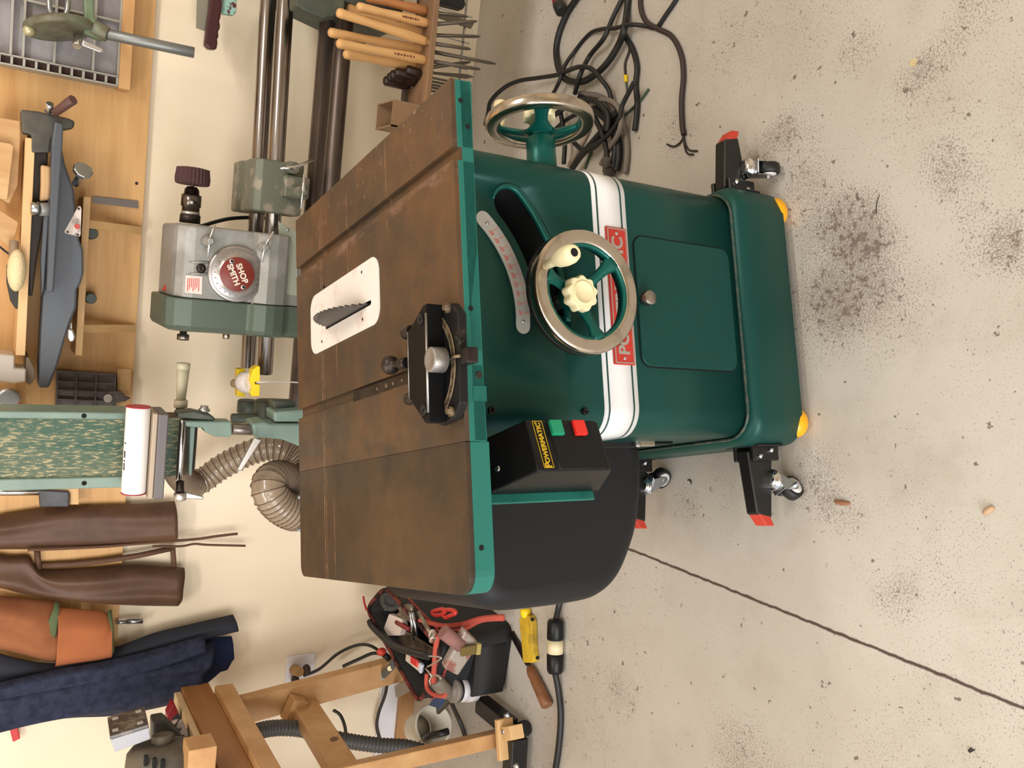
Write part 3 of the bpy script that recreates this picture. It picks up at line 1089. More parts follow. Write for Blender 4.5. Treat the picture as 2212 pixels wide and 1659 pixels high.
def along(p, q, Y0, x0, x1, r, name, m_):
    a, c = W(*p, y=Y0), W(*q, y=Y0)
    d = (a - c) / (a.x - c.x)
    return MB().cyl(c + d * (x0 - c.x), c + d * (x1 - c.x), r, n=28).build(name, m_, ln_)


along((611, 100), (576, 720), YF, -.62, .75, .0222, 'way_tube', TUBEM)
along((574, 100), (540, 720), YB, -.62, .75, .0222, 'way_tube', TUBEM)
zb = W(687, 300, y=1.35).z
for Y0 in (1.205, 1.35):
    MB().cyl((-.75, Y0, zb), (.75, Y0, zb), .0235, n=28).build('bench_tube', TUBED, ln_)
HF = 1.15
tr, tl = W(385, 480, y=HF), W(365, 715, y=HF)
HX1, HXM, HX0, HZ = tr.x, W(382, 640, y=HF).x, tl.x, tr.z
zt = W(583, 600, y=HF).z


def hprof(e=0):
    return [(HF + e, .69), (HF + e, zt - .052), (HF - .016 + e, zt - .036), (HF - .024 + e, zt - .010), (HF - .024 + e, zt + .012), (HF - .012 + e, zt + .040), (HF + e, zt + .052),
            (HF + e, HZ - .045), (HF + .006 + e, HZ - .022 - e), (HF + .022 + e, HZ - .005 - e), (HF + .045, HZ - e), (1.36, HZ - e), (1.40, HZ - .02 - e), (1.425 - e, HZ - .06), (1.43 - e, .69)]


b = MB().loft([[V3(x, y, z) for y, z in hprof(e)] for x, e in ((HXM - .002, 0), (HX1 - .006, 0), (HX1, .006))], smooth=False)
hs = b.build('headstock', GREYM, ln_, bevel=.004, seg=3)
b = MB().loft([[V3(x, y, z + (.012 if z > 1.0 else 0)) for y, z in hprof(e - .006)] for x, e in ((HX0, .02), (HX0 + .006, .006), (HX0 + .016, 0), (HXM - .003, 0))], smooth=False)
b.build('belt_cover', GRNM, ln_, bevel=.004, seg=3)
b = slab(MB(), [(602, 478), (640, 500), (645, 640), (610, 634)], HF - .003, .006)
b.build('lower_panel', mat('pale green grey panel', (150, 154, 140), .45), hs, bevel=.001)
for p in ((621, 497), (612, 646), (545, 657)):
    MB().lathe([(0, .0045), (.003, .004), (.004, .002)], W(*p, y=HF - .004), -Y, 12).build('panel_screw', CHROME, hs)
# speed dial
dc = W(510, 592, y=HF - .005)
dc.y = HF + .001
b = MB().lathe([(0, .0735), (.012, .0735), (.016, .0715), (.0165, .066), (.0165, .047), (.018, .0465), (.018, .001)], dc, -Y, 48)
dl = b.build('speed_dial', mat('spun aluminium dial', (178, 172, 170), .32, .85), ln_)
MB().lathe([(0, .0445), (.0012, .0445), (.0015, .044), (.0015, .001)], dc - Y * .0179, -Y, 40).build('dial_badge', mat('red brown dial badge', (122, 46, 36), .4), dl)
ua = V3(-.906, 0, -.42).normalized()
va = V3(.42, 0, -.906).normalized()
CRM = mat('cream lettering', (226, 214, 196), .5)
# text seen from the front: u x v must face the viewer (-Y)
text('lettering', 'SHOP', dc - Y * .0195 + va * .0115 + ua * .002, ua, va, .0205, CRM, dl, .0006, bold=.0007, spacing=1.05)
text('lettering', 'SMITH', dc - Y * .0195 + va * -.0105 - ua * .002, ua, va, .0205, CRM, dl, .0006, bold=.0007, spacing=1.0)
for a in (28, 208):
    q = dc - Y * .0195 + (X * math.cos(math.radians(a + 180)) + Z * math.sin(math.radians(a + 180))) * .0365
    MB().lathe([(0, .0065), (.0015, .006), (.002, .003)], q, -Y, 14).build('dial_rivet', CHROME, dl)
for i in range(24):
    a = 2 * PI * i / 24
    d = V3(math.cos(a), 0, math.sin(a))
    MB().obox(dc - Y * .0166 + d * .0565, (.0045, .0006, .0022), (d, Y, d.cross(Y))).build('dial_mark', GREYI, dl)
# instruction label, lock levers, screws, ridge
b = slab(MB(), [(401, 594), (437, 597), (436, 636), (399, 632)], HF - .0012, .002)
il = b.build('instruction_label', LAB, hs)
for i in range(7):
    slab(MB(), [(405 + i * 4, 601), (406.6 + i * 4, 601), (405.6 + i * 4, 629 - i % 3 * 4), (404 + i * 4, 629 - i % 3 * 4)], HF - .0018, .0008).build('print_line', REDI, il)
for (c, p, q, nm_) in (((453, 521), (464, 485), (449, 556), 'quill_lock'), ((572, 534), (591, 500), (565, 567), 'carriage_lock')):
    k = W(*c, y=HF - .03)
    b = MB().cyl(V3(k.x, HF + .002, k.z), k, .017, .011)
    b.lathe([(0, .010), (.012, .0095), (.016, .006)], k, -Y, 16)
    lv_ = b.build(nm_, GREYM, ln_)
    MB().tube([W(*p, y=HF - .05), W(c[0], c[1], y=HF - .036), W(*q, y=HF - .042)], [.0028, .0045, .0032], 10).build('lever_bar', CHROME, lv_)
k = W(434, 580, y=HF)
MB().lathe([(0, .012), (.006, .012), (.007, .0085), (.0085, .008), (.0085, .003), (.004, .0028)], k + Y * .001, -Y, 20).build('socket_plug', DARKM, hs)
for y_ in (566, 591):
    MB().tube([W(408, y_, y=HF), W(425, y_ + .5, y=HF - .001), W(456, y_ + 1, y=HF)], [.001, .0045, .0035], 8).build('casting_rib', GREYM, hs)
# spindle, chuck and flap brush on the right
YS = 1.265
c0 = W(410, 480, y=YS)
ax = X
f = lambda px: W(410, px, y=YS).x
b = MB().lathe([(0, .0265), (f(464) - f(482), .026), (f(464) - f(482) + .001, .023)], V3(f(482), YS, c0.z), ax, 28)
qn = b.build('quill', DARKM, ln_)
b = MB().lathe([(f(464) - f(480), .0238), (f(457) - f(480), .0238)], V3(f(480), YS, c0.z), ax, 28)
b.build('quill_collar', SILVER, qn)
b = MB().lathe([(0, .0225), (f(447) - f(457), .0225), (f(446) - f(457), .0255), (f(421) - f(457), .0255), (f(420) - f(457), .0205), (f(409) - f(457), .0185), (f(403) - f(457), .012)], V3(f(457), YS, c0.z), ax, 28)
ck = b.build('drill_chuck', mat('chuck steel', (112, 104, 98), .25, 1), ln_)
MB().lathe([(f(403) - f(457) - .002, .0052), (f(396) - f(457), .0052)], V3(f(457), YS, c0.z), ax, 14).build('arbor', STEEL, ck)
b = MB()
n = 56
x0, x1 = f(399), f(361)
rings = []
for i, t in enumerate((0, .06, .35, .7, .94, 1)):
    rr = (.036, .041, .0425, .0405, .0395, .024)[i]
    rings.append([V3(x0 + (x1 - x0) * t, YS + (rr * (1 + .06 * (k % 2))) * math.cos(2 * PI * k / n), c0.z + (rr * (1 + .06 * (k % 2))) * math.sin(2 * PI * k / n)) for k in range(n)])
b.loft(rings, smooth=False)
b.build('flap_brush', mat('maroon abrasive flaps', (66, 38, 38), .8), ck)
# left-hand spindles
ax = -X
b = MB().lathe([(0, .0095), (.018, .0095), (.019, .0158), (.034, .0158), (.035, .011)], V3(HX0 + .002, YS, W(395, 735, y=YS).z), ax, 18)
b.build('spindle_stub', STEEL, ln_)
MB().lathe([(0, .0095), (.022, .0095), (.024, .008)], V3(HX0 + .002, YS, W(488, 733, y=YS).z), ax, 16).build('idler_stub', STEEL, ln_)
# switch paddle in red on the top
b = MB()
slab(b, [(352, 628), (366, 600), (374, 605), (368, 634)], 1.26, .02)
b.build('switch_paddle', mat('red switch plastic', (176, 40, 34), .4), ln_, bevel=.003)
# carriage riding on the two tubes
b = MB()
x0, x1 = W(600, 452, y=1.2).x, W(600, 347, y=1.2).x
x0b = x0 - .012
prof = [(1.195, zt - .085), (1.195, zt + .028), (1.21, zt + .046), (1.26, zt + .050), (1.33, zt + .045), (1.35, zt + .052), (1.42, zt + .05), (1.435, zt + .02), (1.435, zt - .04), (1.40, zt - .06), (1.30, zt - .06), (1.28, zt - .09)]
b.loft([[V3(x, y, z) for y, z in prof] for x in (x0b, x1)], smooth=False)
cg = b.build('carriage', CHIP, ln_, bevel=.007, seg=3)
k = W(640, 405, y=1.19)
b = MB().box((k.x - .03, 1.165, k.z - .03), (k.x + .028, 1.2, k.z + .04))
b.build('carriage_boss', CHIP, cg, bevel=.006)
for (c, p, q, Y0) in (((637, 362), (605, 364), (677, 345), 1.16), ((655, 415), (657, 376), (650, 452), 1.10)):
    k = W(*c, y=Y0)
    b = MB().cyl(V3(k.x, 1.2, k.z), k, .019, .015)
    b.cyl(k, k - Y * .012, .009)
    lv_ = b.build('carriage_clamp', CHIP, cg)
    MB().tube([W(*p, y=Y0 - .012), W(*c, y=Y0 - .008), W(*q, y=Y0 - .012)], [.0028, .0055, .0028], 10).build('lever_bar', CHROME, lv_)
# end sockets on the left and the leg casting on the right
for (p, q, Y0, r) in (((578, 864), (574, 905), YF, .035), ((536, 864), (532, 893), YB, .030)):
    a_, c_ = W(*p, y=Y0), W(*q, y=Y0)
    MB().cyl(V3(c_.x, Y0, a_.z), a_, r, n=24).build('tube_socket', GRND, ln_)
a_ = W(640, 32, y=1.26)
b = MB()
b.hexa([V3(a_.x + .0, 1.12, .50), V3(.95, 1.12, .50), V3(.95, 1.46, .50), V3(a_.x, 1.46, .50),
        V3(a_.x + .06, 1.16, a_.z + .02), V3(.95, 1.16, .80), V3(.95, 1.46, .80), V3(a_.x + .06, 1.46, .80)])
slab(b, [(640, -20), (640, 12), (668, 28), (700, 40), (745, 30), (745, -20)], 1.10, .06)
b.build('leg_casting', GRND, ln_, bevel=.004)
# mains cord behind the headstock
b = MB().tube(spline([W(420, 492, y=1.38), W(440, 487, y=1.40), W(470, 478, y=1.42), W(500, 472, y=1.43), W(545, 470, y=1.44), W(600, 474, y=1.45)], 8), .0055, 8)
b.build('mains_cord', BLACKR, ln_)

# ------------------------------------------------------------------ pull saw handle hanging above the lathe, upper right
pg = thing('hanging_hand_saw', W(450, 40, y=1.55), 'maroon gripped hand saw hanging on the wall above the lathe tubes, far right', 'hand saw')
sl_ = [(450, 105), (442, 96), (446, 60), (452, 20), (455, -20), (480, -20), (480, 10), (479, 22), (477, 38), (474, 44), (476, 52), (476, 60), (472, 68), (473, 78), (470, 84), (471, 92), (469, 104), (466, 107), (458, 106)]
slab(MB(), sl_, 1.50, .028).build('grip', mat('maroon moulded grip', (66, 32, 34), .3), pg, bevel=.007, seg=3)
slab(MB(), [(424, 60), (446, 68), (458, -20), (426, -20)], 1.53, .004).build('saw_plate', mat('grey green steel plate', (140, 134, 118), .5, .3), pg)
slab(MB(), [(482, 0), (480, 30), (492, 31), (505, 33), (511, 26), (512, -10), (484, -12)], 1.515, .02).build('thumb_guard', mat('mint and maroon guard', (150, 190, 176), .5, col2=(90, 44, 44), scale=30, lo=.5, hi=.56), pg, bevel=.004)

# ------------------------------------------------------------------ ribbed casting and its cleat (upper right), clamp with grey pipe
CASTG = mat('grey cast aluminium', (150, 146, 148), .5, .5, col2=(126, 120, 120), scale=10)
RIB = mat('pale casting rib', (170, 166, 156), .5, .4)
rp = thing('ribbed_casting', W(150, 80, y=PF), 'large grey ribbed machine table hung face-in on the plywood, far right', 'machine table')
YP = PF - .045
c1 = W(255, 170, y=YP)
c2 = W(0, 110, y=YP)
LX = (c1.x + c2.x) / 2 - .012
BZ = c1.z
MB().box((LX, PF - .03, BZ), (1.1, PF - .001, 2.0)).build('plate', CASTG, rp)
zs = [BZ + .002, W(205, 60, y=YP).z, W(120, 60, y=YP).z, W(52, 60, y=YP).z, W(25, 60, y=YP).z, 1.62, 1.75, 1.9]
for z in zs:
    MB().box((LX + .01, YP - .006, z - .003), (1.1, PF - .029, z + .003)).build('rib', RIB, rp)
for x in (LX + .16, LX + .30, LX + .44):
    MB().box((x - .003, YP - .004, BZ), (x + .003, PF - .029, 2.0)).build('rib', RIB, rp)
b = MB()
b.box((LX - .016, YP - .012, BZ), (LX - .012, PF - .004, 2.0)).box((LX + .008, YP - .012, BZ), (LX + .012, PF - .03, 2.0))
zz = BZ
while zz < 1.9:
    b.box((LX - .013, YP - .012, zz), (LX + .009, PF - .01, zz + .006))
    zz += .0285
b.build('slotted_edge', RIB, rp)
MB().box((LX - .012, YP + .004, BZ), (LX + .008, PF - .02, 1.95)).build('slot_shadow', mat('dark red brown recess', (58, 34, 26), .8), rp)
o = MB().box((LX - .02, PF - .06, W(283, 170, y=PF - .06).z), (1.1, PF - .001, BZ - .0005)).build('wood_cleat', mat('pale pine', (206, 158, 104), .6, col2=(190, 140, 88), scale=14, stretch=(.1, 1, 1)), bevel=.002)
tag(o, 'pine cleat screwed to the plywood under the large ribbed grey casting', 'wood strip')
GG = mat('dirty grey green casting', (116, 118, 98), .55, .25, col2=(96, 88, 70), scale=20)
cl = thing('work_rest', W(150, 70, y=YP - .1), 'green cast work rest with long grey pipe in front of the ribbed casting', 'work rest')
YC_ = YP - .10
a_ = W(120, 62, y=YC_)
b = MB().lathe([(-.020, .075), (-.016, .082), (-.006, .085), (.002, .082), (.004, .075), (.004, .0)], W(128, 66, y=YC_), V3(-1, -.15, -.22), 40)
b.build('trunnion_disc', GG, cl)
p0, p1 = W(232, 74, y=YC_ - .02), W(420, 114, y=YC_ - .06)
MB().cyl(p0, p1, .0145, n=24).build('rod', mat('grey galvanised pipe', (132, 134, 132), .45, .7, bump=.2, bscale=200), cl)
b = MB().cyl(W(202, 60, y=YC_ - .01), W(234, 76, y=YC_ - .02), .022, .02, 20)
b.build('rod_socket', GG, cl, bevel=.001)
slab(MB(), [(180, -20), (183, 45), (180, 72), (222, 88), (226, 60), (206, 40), (200, -20)], YC_ - .02, .03).build('arm', mat('mossy green enamel', (112, 132, 98), .5, col2=(98, 108, 84), scale=12), cl, bevel=.005)
b = MB().tube([W(104, -20, y=YC_), W(107, 20, y=YC_), W(112, 36, y=YC_), W(126, 40, y=YC_), W(140, 38, y=YC_), W(146, 20, y=YC_), W(148, -20, y=YC_)], .007, 10)
b.build('yoke', ZINC, cl)
MB().ball(W(62, 66, y=YC_ - .02), .014).build('lock_ball', mat('brass cream ball', (186, 178, 140), .35, .4), cl)
b = MB().cyl(W(168, 78, y=YC_ - .02), W(166, 100, y=YC_ - .05), .0115, .0105, 18)
cx = b.build('clamp_screw', CHROME, cl)
b = MB()
slab(b, [(180, 86), (177, 98), (216, 113), (223, 112), (222, 105)], YC_ - .05, .008)
b.build('clamp_lever', SILVER, cl, bevel=.002)

# ------------------------------------------------------------------ shelves on the board
WOODP = mat('pale shelf pine', (226, 186, 134), .55, col2=(206, 164, 110), scale=12, stretch=(.12, 1, 1))
WOODS = mat('tan shelf strip', (196, 158, 108), .6, col2=(180, 140, 92), scale=12, stretch=(.12, 1, 1))


def shelf(px_a, px_b, px_t, Yf, th, name, label, m_, group=None):
    a_, c_ = W(*px_a, y=Yf), W(*px_b, y=Yf)
    zt_ = (a_.z + c_.z) / 2
    o = MB().box((min(a_.x, c_.x), Yf, zt_ - th), (max(a_.x, c_.x), PF - .0005, zt_)).build(name, m_, bevel=.0015)
    return tag(o, label, 'shelf', group), zt_


YSH = PF - .18
us, uz = shelf((45, 295), (44, 768), 0, YSH, .022, 'shelf_board', 'upper pale pine shelf on the plywood, holding wood offcuts and a small polisher', WOODP)
YSL = PF - .13
ls, lz = shelf((179, 424), (164, 768), 0, YSL, .018, 'shelf_board', 'lower tan wooden shelf on the plywood carrying the long blue grey jointer', WOODS)
for (p, lab) in (((490, 240), 'right-hand tan wooden strut under the jointer shelf'), ((713, 240), 'left-hand tan wooden strut under the jointer shelf')):
    q = W(p[1], p[0], y=YSL + .02)
    zb_ = PBOT + .004
    o = MB().hexa([V3(q.x - .011, PF - .022, zb_), V3(q.x + .011, PF - .022, zb_), V3(q.x + .011, PF - .001, zb_), V3(q.x - .011, PF - .001, zb_),
                   V3(q.x - .011, YSL + .012, lz - .0182), V3(q.x + .011, YSL + .012, lz - .0182), V3(q.x + .011, YSL + .04, lz - .0182), V3(q.x - .011, YSL + .04, lz - .0182)]).build('shelf_strut', WOODS)
    tag(o, lab, 'strut')
o = MB()
slab(o, [(200, 424), (298, 434), (298, 450), (200, 438)], PF - .006, .005)
tag(o.build('steel_strip', mat('flat grey steel', (110, 104, 100), .45, .7)), 'flat grey steel strip hanging on the plywood beside the right-hand strut', 'steel strip')
for (p, lab) in (((505, 200), 'dark green knob on the board under the jointer shelf, right-hand one'), ((645, 197), 'dark green knob on the board under the jointer shelf, left-hand one')):
    q = W(p[1], p[0], y=PF - .05)
    o = MB().cyl(V3(q.x, PF - .0005, q.z), V3(q.x, PF - .05, q.z), .017, .015).build('board_peg', mat('dark green knob', (58, 66, 58), .45))
    tag(o, lab, 'knob')

# blue-grey jointer lying on the lower shelf
JG = mat('blue grey hammered enamel', (78, 82, 88), .42, .2, bump=.25, bscale=260)
JD = mat('dark grey casting', (70, 66, 60), .5, .3, col2=(92, 86, 76), scale=14)
jn = thing('jointer', V3(W(170, 560, y=1.45).x, 1.47, lz), 'long blue grey jointer with a triangular white plate on the lower shelf', 'jointer')
YJ = 1.435
slab(MB(), [(166, 482), (172, 520), (180, 540), (181, 590), (175, 612), (167, 625), (165, 665), (155, 690), (140, 735), (125, 790), (106, 838), (83, 838), (84, 780), (88, 700), (92, 640), (98, 480), (118, 300), (131, 300), (140, 352), (160, 410)], YJ, .07).build('bed', JG, jn, bevel=.006, seg=3)
slab(MB(), [(119, 262), (137, 268), (136, 300), (130, 400), (124, 500), (116, 632), (100, 630), (106, 500), (110, 400), (112, 310)], YJ - .055, .05).build('fence', JG, jn, bevel=.004)
slab(MB(), [(44, 236), (80, 240), (118, 248), (150, 256), (162, 262), (160, 276), (138, 280), (112, 300), (108, 330), (68, 330), (68, 291), (48, 286)], YJ - .01, .05).build('end_casting', JD, jn, bevel=.005)
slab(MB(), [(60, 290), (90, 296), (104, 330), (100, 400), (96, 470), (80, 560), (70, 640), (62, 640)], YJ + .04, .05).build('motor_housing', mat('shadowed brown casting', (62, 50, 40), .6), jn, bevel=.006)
slab(MB(), [(88, 355), (110, 360), (111, 395), (108, 432), (86, 436), (88, 400)], YJ - .0, .03).build('cutter_guard', mat('tan cutter guard', (198, 158, 112), .5), jn, bevel=.006)
b = MB().cyl(W(66, 450, y=YJ - .02), W(84, 452, y=YJ - .02), .016, .019)
jk = b.build('adjusting_knob', ZINC, jn)
MB().cyl(W(84, 452, y=YJ - .02), W(106, 453, y=YJ - .01), .017, .018).build('knob_shank', GREYM, jk)
slab(MB(), [(96, 450), (107, 450), (104, 500), (96, 620), (90, 640), (88, 560)], YJ - .02, .03).build('fence_bracket', JG, jn, bevel=.003)
pt = slab(MB(), [(139, 500), (141, 504), (166, 510), (172, 511), (174, 506), (176, 450), (173, 445), (169, 446)], YJ - .004, .003).build('triangle_plate', mat('scuffed pale plate', (214, 200, 190), .5, col2=(150, 132, 124), scale=30, lo=.5, hi=.62), jn)
MB().cyl(W(166.5, 489, y=YJ - .005), W(166.5, 489, y=YJ - .006), .0068).build('red_spot', mat('red seal', (190, 66, 56), .5), pt)
for p in ((170, 451), (146, 501), (168, 507)):
    MB().cyl(W(*p, y=YJ - .0045), W(*p, y=YJ - .006), .003, n=10).build('plate_screw', DARKM, pt)
b = MB().cyl(W(104, 242, y=YJ - .02), W(108, 224, y=YJ - .04), .0095)
ck2 = b.build('lever_hub', CHROME, jn)
MB().cyl(W(118, 244, y=YJ - .03), W(158, 215, y=YJ - .09), .010, .0125, 18).build('lever_grip', mat('dull maroon grip', (92, 62, 56), .5), ck2)
b = MB().cyl(W(163, 398, y=YJ - .0), W(178, 372, y=YJ - .05), .0095)
kb = b.build('knob_stem', ZINC, jn)
b = MB().lathe([(0, .022), (.003, .025), (.012, .025), (.014, .023)], W(177, 373, y=YJ - .045), (W(186, 357, y=YJ - .07) - W(177, 373, y=YJ - .045)), 9, smooth=False)
b.build('fence_knob', ZINC, kb, bevel=.002)
slab(MB(), [(147, 712), (158, 712), (163, 728), (160, 738), (152, 740), (147, 730)], YJ - .03, .02).build('thumb_screw', SILVER, jn, bevel=.004)
MB().tube([W(154, 697, y=YJ - .02), W(154, 714, y=YJ - .02)], .0025, 8).build('thumb_stud', ZINC, jn)

# things on the upper shelf
for px, Y0, d, lab in (([(-20, 250), (44, 262), (44, 300), (38, 400), (20, 440), (-20, 420)], 1.46, .10, 'pale offcut of wood standing at the back right of the upper shelf'),
                       ([(-20, 303), (22, 310), (30, 315), (16, 432), (-20, 425)], 1.425, .03, 'plywood offcut leaning in front of the back block on the upper shelf'),
                       ([(-20, 440), (12, 462), (40, 480), (30, 525), (26, 540), (-20, 500)], 1.44, .06, 'short tan wood wedge beside the polisher on the upper shelf')):
    o = slab(MB(), px, Y0, d).build('wood_offcut', mat('offcut wood', (206, 166, 116), .6, col2=(186, 142, 92), scale=14, stretch=(1, 1, .2)), bevel=.002)
    tag(o, lab, 'wood block', 'wood offcuts on the upper shelf')
hp = thing('hand_polisher', W(40, 590, y=1.41), 'small hand polisher with a woolly cream bonnet and dark pad standing on the upper shelf', 'polisher')
b = MB().ball(W(36, 584, y=1.40), (.055, .03, .022), 18, 10)
b.build('bonnet', mat('cream wool', (226, 204, 160), .9, bump=.8, bscale=150, bdist=.004), hp)
slab(MB(), [(14, 572), (22, 568), (34, 600), (42, 640), (42, 668), (34, 668), (22, 650), (14, 610)], 1.43, .02).build('pad', mat('dark grey rubber pad', (62, 60, 54), .8), hp, bevel=.005)
b = MB().cyl(W(30, 520, y=1.41), W(30, 560, y=1.405), .011, .012)
b.build('neck', mat('brown grey neck', (140, 116, 92), .6), hp)
o = MB().tube(spline([W(-10, 525, y=1.43), W(8, 540, y=1.42), W(24, 552, y=1.41)], 6), .003, 6).build('polisher_cord', BLACKR, hp)
o = slab(MB(), [(-20, 765), (0, 764), (32, 768), (32, 795), (57, 797), (56, 825), (30, 829), (-20, 822)], 1.42, .1).build('clear_plastic_bin', mat('cloudy clear plastic', (206, 192, 176), .25, alpha=.8), bevel=.004)
tag(o, 'cloudy clear plastic bin at the left end of the upper shelf', 'plastic bin')
o = slab(MB(), [(56, 772), (62, 770), (76, 800), (77, 816), (64, 832), (56, 828)], YSH + .01, .15).build('shelf_end_block', mat('grey brown end block', (120, 104, 88), .6), bevel=.002)
tag(o, 'grey brown wooden block under the left end of the upper shelf', 'wood block')
pk = thing('hanging_package', W(15, 860, y=1.585), 'small clear and red retail package hanging at the far left of the plywood', 'package')
slab(MB(), [(-20, 846), (42, 846), (40, 862), (36, 876), (50, 890), (-20, 892)], 1.58, .02).build('blister', mat('smoky clear blister', (170, 150, 130), .2, alpha=.75), pk, bevel=.003)
slab(MB(), [(-20, 866), (42, 868), (44, 874), (-20, 878)], 1.575, .004).build('red_card', mat('red card', (190, 40, 50), .4), pk)
MB().lathe([(0, .03), (.004, .03), (.008, .022)], W(17, 861, y=1.578), -Y, 24).build('round_lens', mat('silver grey lens', (200, 204, 206), .25, .6), pk)

# small ribbed casting with a knob, below the shelf
sr = thing('small_ribbed_casting', W(190, 840, y=PF), 'small dark grey ribbed casting with a pivot knob on the plywood above the belt sander', 'casting')
DKC = mat('dark grey casting ribs', (104, 96, 92), .5, .5, col2=(84, 76, 72), scale=16)
slab(MB(), [(122, 800), (250, 808), (252, 885), (120, 885)], PF - .022, .02).build('plate', mat('brown grey cast plate', (112, 102, 100), .5, .4, col2=(92, 84, 80), scale=14), sr)
for p, q in (((122, 801), (251, 809)), ((122, 823), (250, 829)), ((122, 842), (235, 848)), ((122, 862), (250, 868))):
    MB().beam(W(*p, y=PF - .03), W(*q, y=PF - .03), .0045, .010, -Y).build('rib', DKC, sr)
for p, q in (((124, 800), (121, 885)), ((165, 803), (162, 885)), ((208, 806), (204, 885)), ((249, 808), (246, 885))):
    MB().beam(W(*p, y=PF - .0305), W(*q, y=PF - .0305), .0045, .010, -Y).build('rib', DKC, sr)
b = MB().cyl(W(234, 861, y=PF - .02), W(233, 860, y=PF - .06), .0125)
b.build('pivot_knob', ZINC, sr)
slab(MB(), [(234, 846), (262, 845), (272, 856), (284, 860), (270, 868), (240, 872)], PF - .05, .02).build('pivot_arm', DKC, sr, bevel=.004)
o = slab(MB(), [(253, 796), (285, 798), (283, 855), (253, 850)], PF - .02, .019).build('wood_pad', WOODS, bevel=.001)
tag(o, 'small tan wood pad with one screw beside the small ribbed casting', 'wood block')
# ------------------------------------------------------------------ upright belt sander at the left end of the lathe
bs = thing('belt_sander', V3(-.75, 1.25, .55), 'upright belt sander with a worn green belt between pale green side plates', 'belt sander')
YBS = 1.16
BT = NT('worn green abrasive belt')
g = BT.noise(105, 5, .75, stretch=(2.2, 1, .45))
g2 = BT.noise(5, 2, stretch=(2, 1, .2))
cbt = BT.mix(BT.ramp(g2, .35, .7), lin((58, 88, 74)), lin((112, 114, 92)))
cbt = BT.mix(BT.ramp(BT.math('ADD', g, BT.math('MULTIPLY', g2, .24)), .62, .71, 0, .85), cbt, lin((182, 166, 126)))
BT.l.new(cbt, BT.b.inputs['Base Color'])
BT.b.inputs['Roughness'].default_value = .75


def zx(p, Y0):
    q = W(*p, y=Y0)
    return q.x, q.z


xr0 = W(200, 890, y=YBS).x
xr1 = W(200, 905, y=YBS).x
xl1 = W(200, 1030, y=YBS).x
xl0 = W(200, 1054, y=YBS).x
zb0 = W(392, 960, y=YBS).z
b = MB().box((xl1 - .004, YBS + .002, zb0), (xr1 + .004, YBS + .012, 1.75))
b.build('sanding_belt', BT.m, bs)
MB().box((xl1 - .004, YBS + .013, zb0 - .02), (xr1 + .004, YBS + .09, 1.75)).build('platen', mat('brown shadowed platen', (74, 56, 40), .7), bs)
for a_, c_ in ((xr1, xr0), (xl0, xl1)):
    b = MB().box((a_, YBS - .006, W(285, 960, y=YBS).z), (c_, YBS + .10, 1.75))
    sp_ = b.build('side_plate', PALEG, bs, bevel=.003)
    q = W(182, 890 if a_ == xr1 else 1041, y=YBS - .006)
    MB().cyl((((a_ + c_) / 2), YBS - .0068, q.z), ((a_ + c_) / 2, YBS, q.z), .0062, n=16).build('plate_hole', BLACKIN, sp_)
# work table with the white tube on it
tz = W(322, 960, y=1.08).z
ta, tb_ = W(340, 892, y=1.06), W(340, 1075, y=1.06)
MB().box((tb_.x, 1.045, tz - .036), (ta.x, YBS - .008, tz - .012)).build('table', mat('grey table edge', (104, 98, 98), .5, .4), bs, bevel=.003)
MB().box((tb_.x, 1.05, tz - .0118), (ta.x, YBS - .008, tz)).build('table_top', mat('pale worn table top', (170, 152, 132), .5, .3), bs, bevel=.002)
c0, c1 = W(390, 902, y=1.13), W(390, 1040, y=1.13)
MB().cyl(V3(c1.x, 1.10, c0.z - .0), V3(c0.x, 1.10, c0.z), .0085, n=20).build('tie_rod', CHROME, bs)
MB().cyl(V3(xl1, 1.22, c0.z - .03), V3(xr1, 1.22, c0.z - .03), .034, n=24).build('drum', mat('black drum rubber', (30, 30, 28), .6), bs)
slab(MB(), [(384, 892), (418, 888), (455, 896), (466, 904), (462, 910), (384, 903)], 1.10, .05).build('upper_bracket', GRND, bs, bevel=.004)
slab(MB(), [(402, 910), (500, 911), (502, 940), (494, 945), (462, 943), (444, 934), (440, 925), (402, 922)], 1.09, .05).build('arm_bracket', PALEG, bs, bevel=.004)
slab(MB(), [(411, 922), (422, 922), (414, 1028), (408, 1028)], 1.12, .03).build('edge_guard', PALEG, bs, bevel=.002)
b = MB().cyl(W(500, 926, y=1.12), W(545, 928, y=1.12), .0155, n=22)
b.build('collar', mat('dull pinkish steel', (140, 130, 124), .35, .8), bs)
slab(MB(), [(545, 915), (572, 911), (584, 916), (655, 916), (655, 968), (610, 950), (550, 945)], 1.09, .08).build('stand_casting', PALEG, bs, bevel=.006)
slab(MB(), [(592, 890), (660, 884), (660, 912), (593, 912)], 1.10, .08).build('stand_block', PALEG, bs, bevel=.005)
slab(MB(), [(590, 866), (640, 868), (636, 888), (592, 888)], 1.14, .05).build('dark_bracket', GRND, bs, bevel=.004)
MB().cyl(W(500, 904, y=1.24), W(590, 902, y=1.24), .014, n=18).build('pivot_shaft', GRND, bs)
lv_ = slab(MB(), [(551, 945), (566, 950), (522, 1018), (512, 1016)], 1.05, .012).build('locking_lever', SILVER, bs, bevel=.003)
slab(MB(), [(398, 1062), (440, 1072), (440, 1080), (396, 1078)], 1.06, .01).build('tension_lever', SILVER, bs, bevel=.003)
MB().cyl(W(389, 1064, y=1.06), W(389, 1080, y=1.06), .0155).build('tension_hub', SILVER, bs)
MB().cyl(W(389, 1040, y=1.08), W(389, 1064, y=1.06), .010).build('tension_stud', DARKM, bs)
MB().lathe([(0, .014), (.006, .014), (.008, .010), (.014, .010)], W(441, 888, y=1.10), X, 12).build('wing_nut', ZINC, bs)

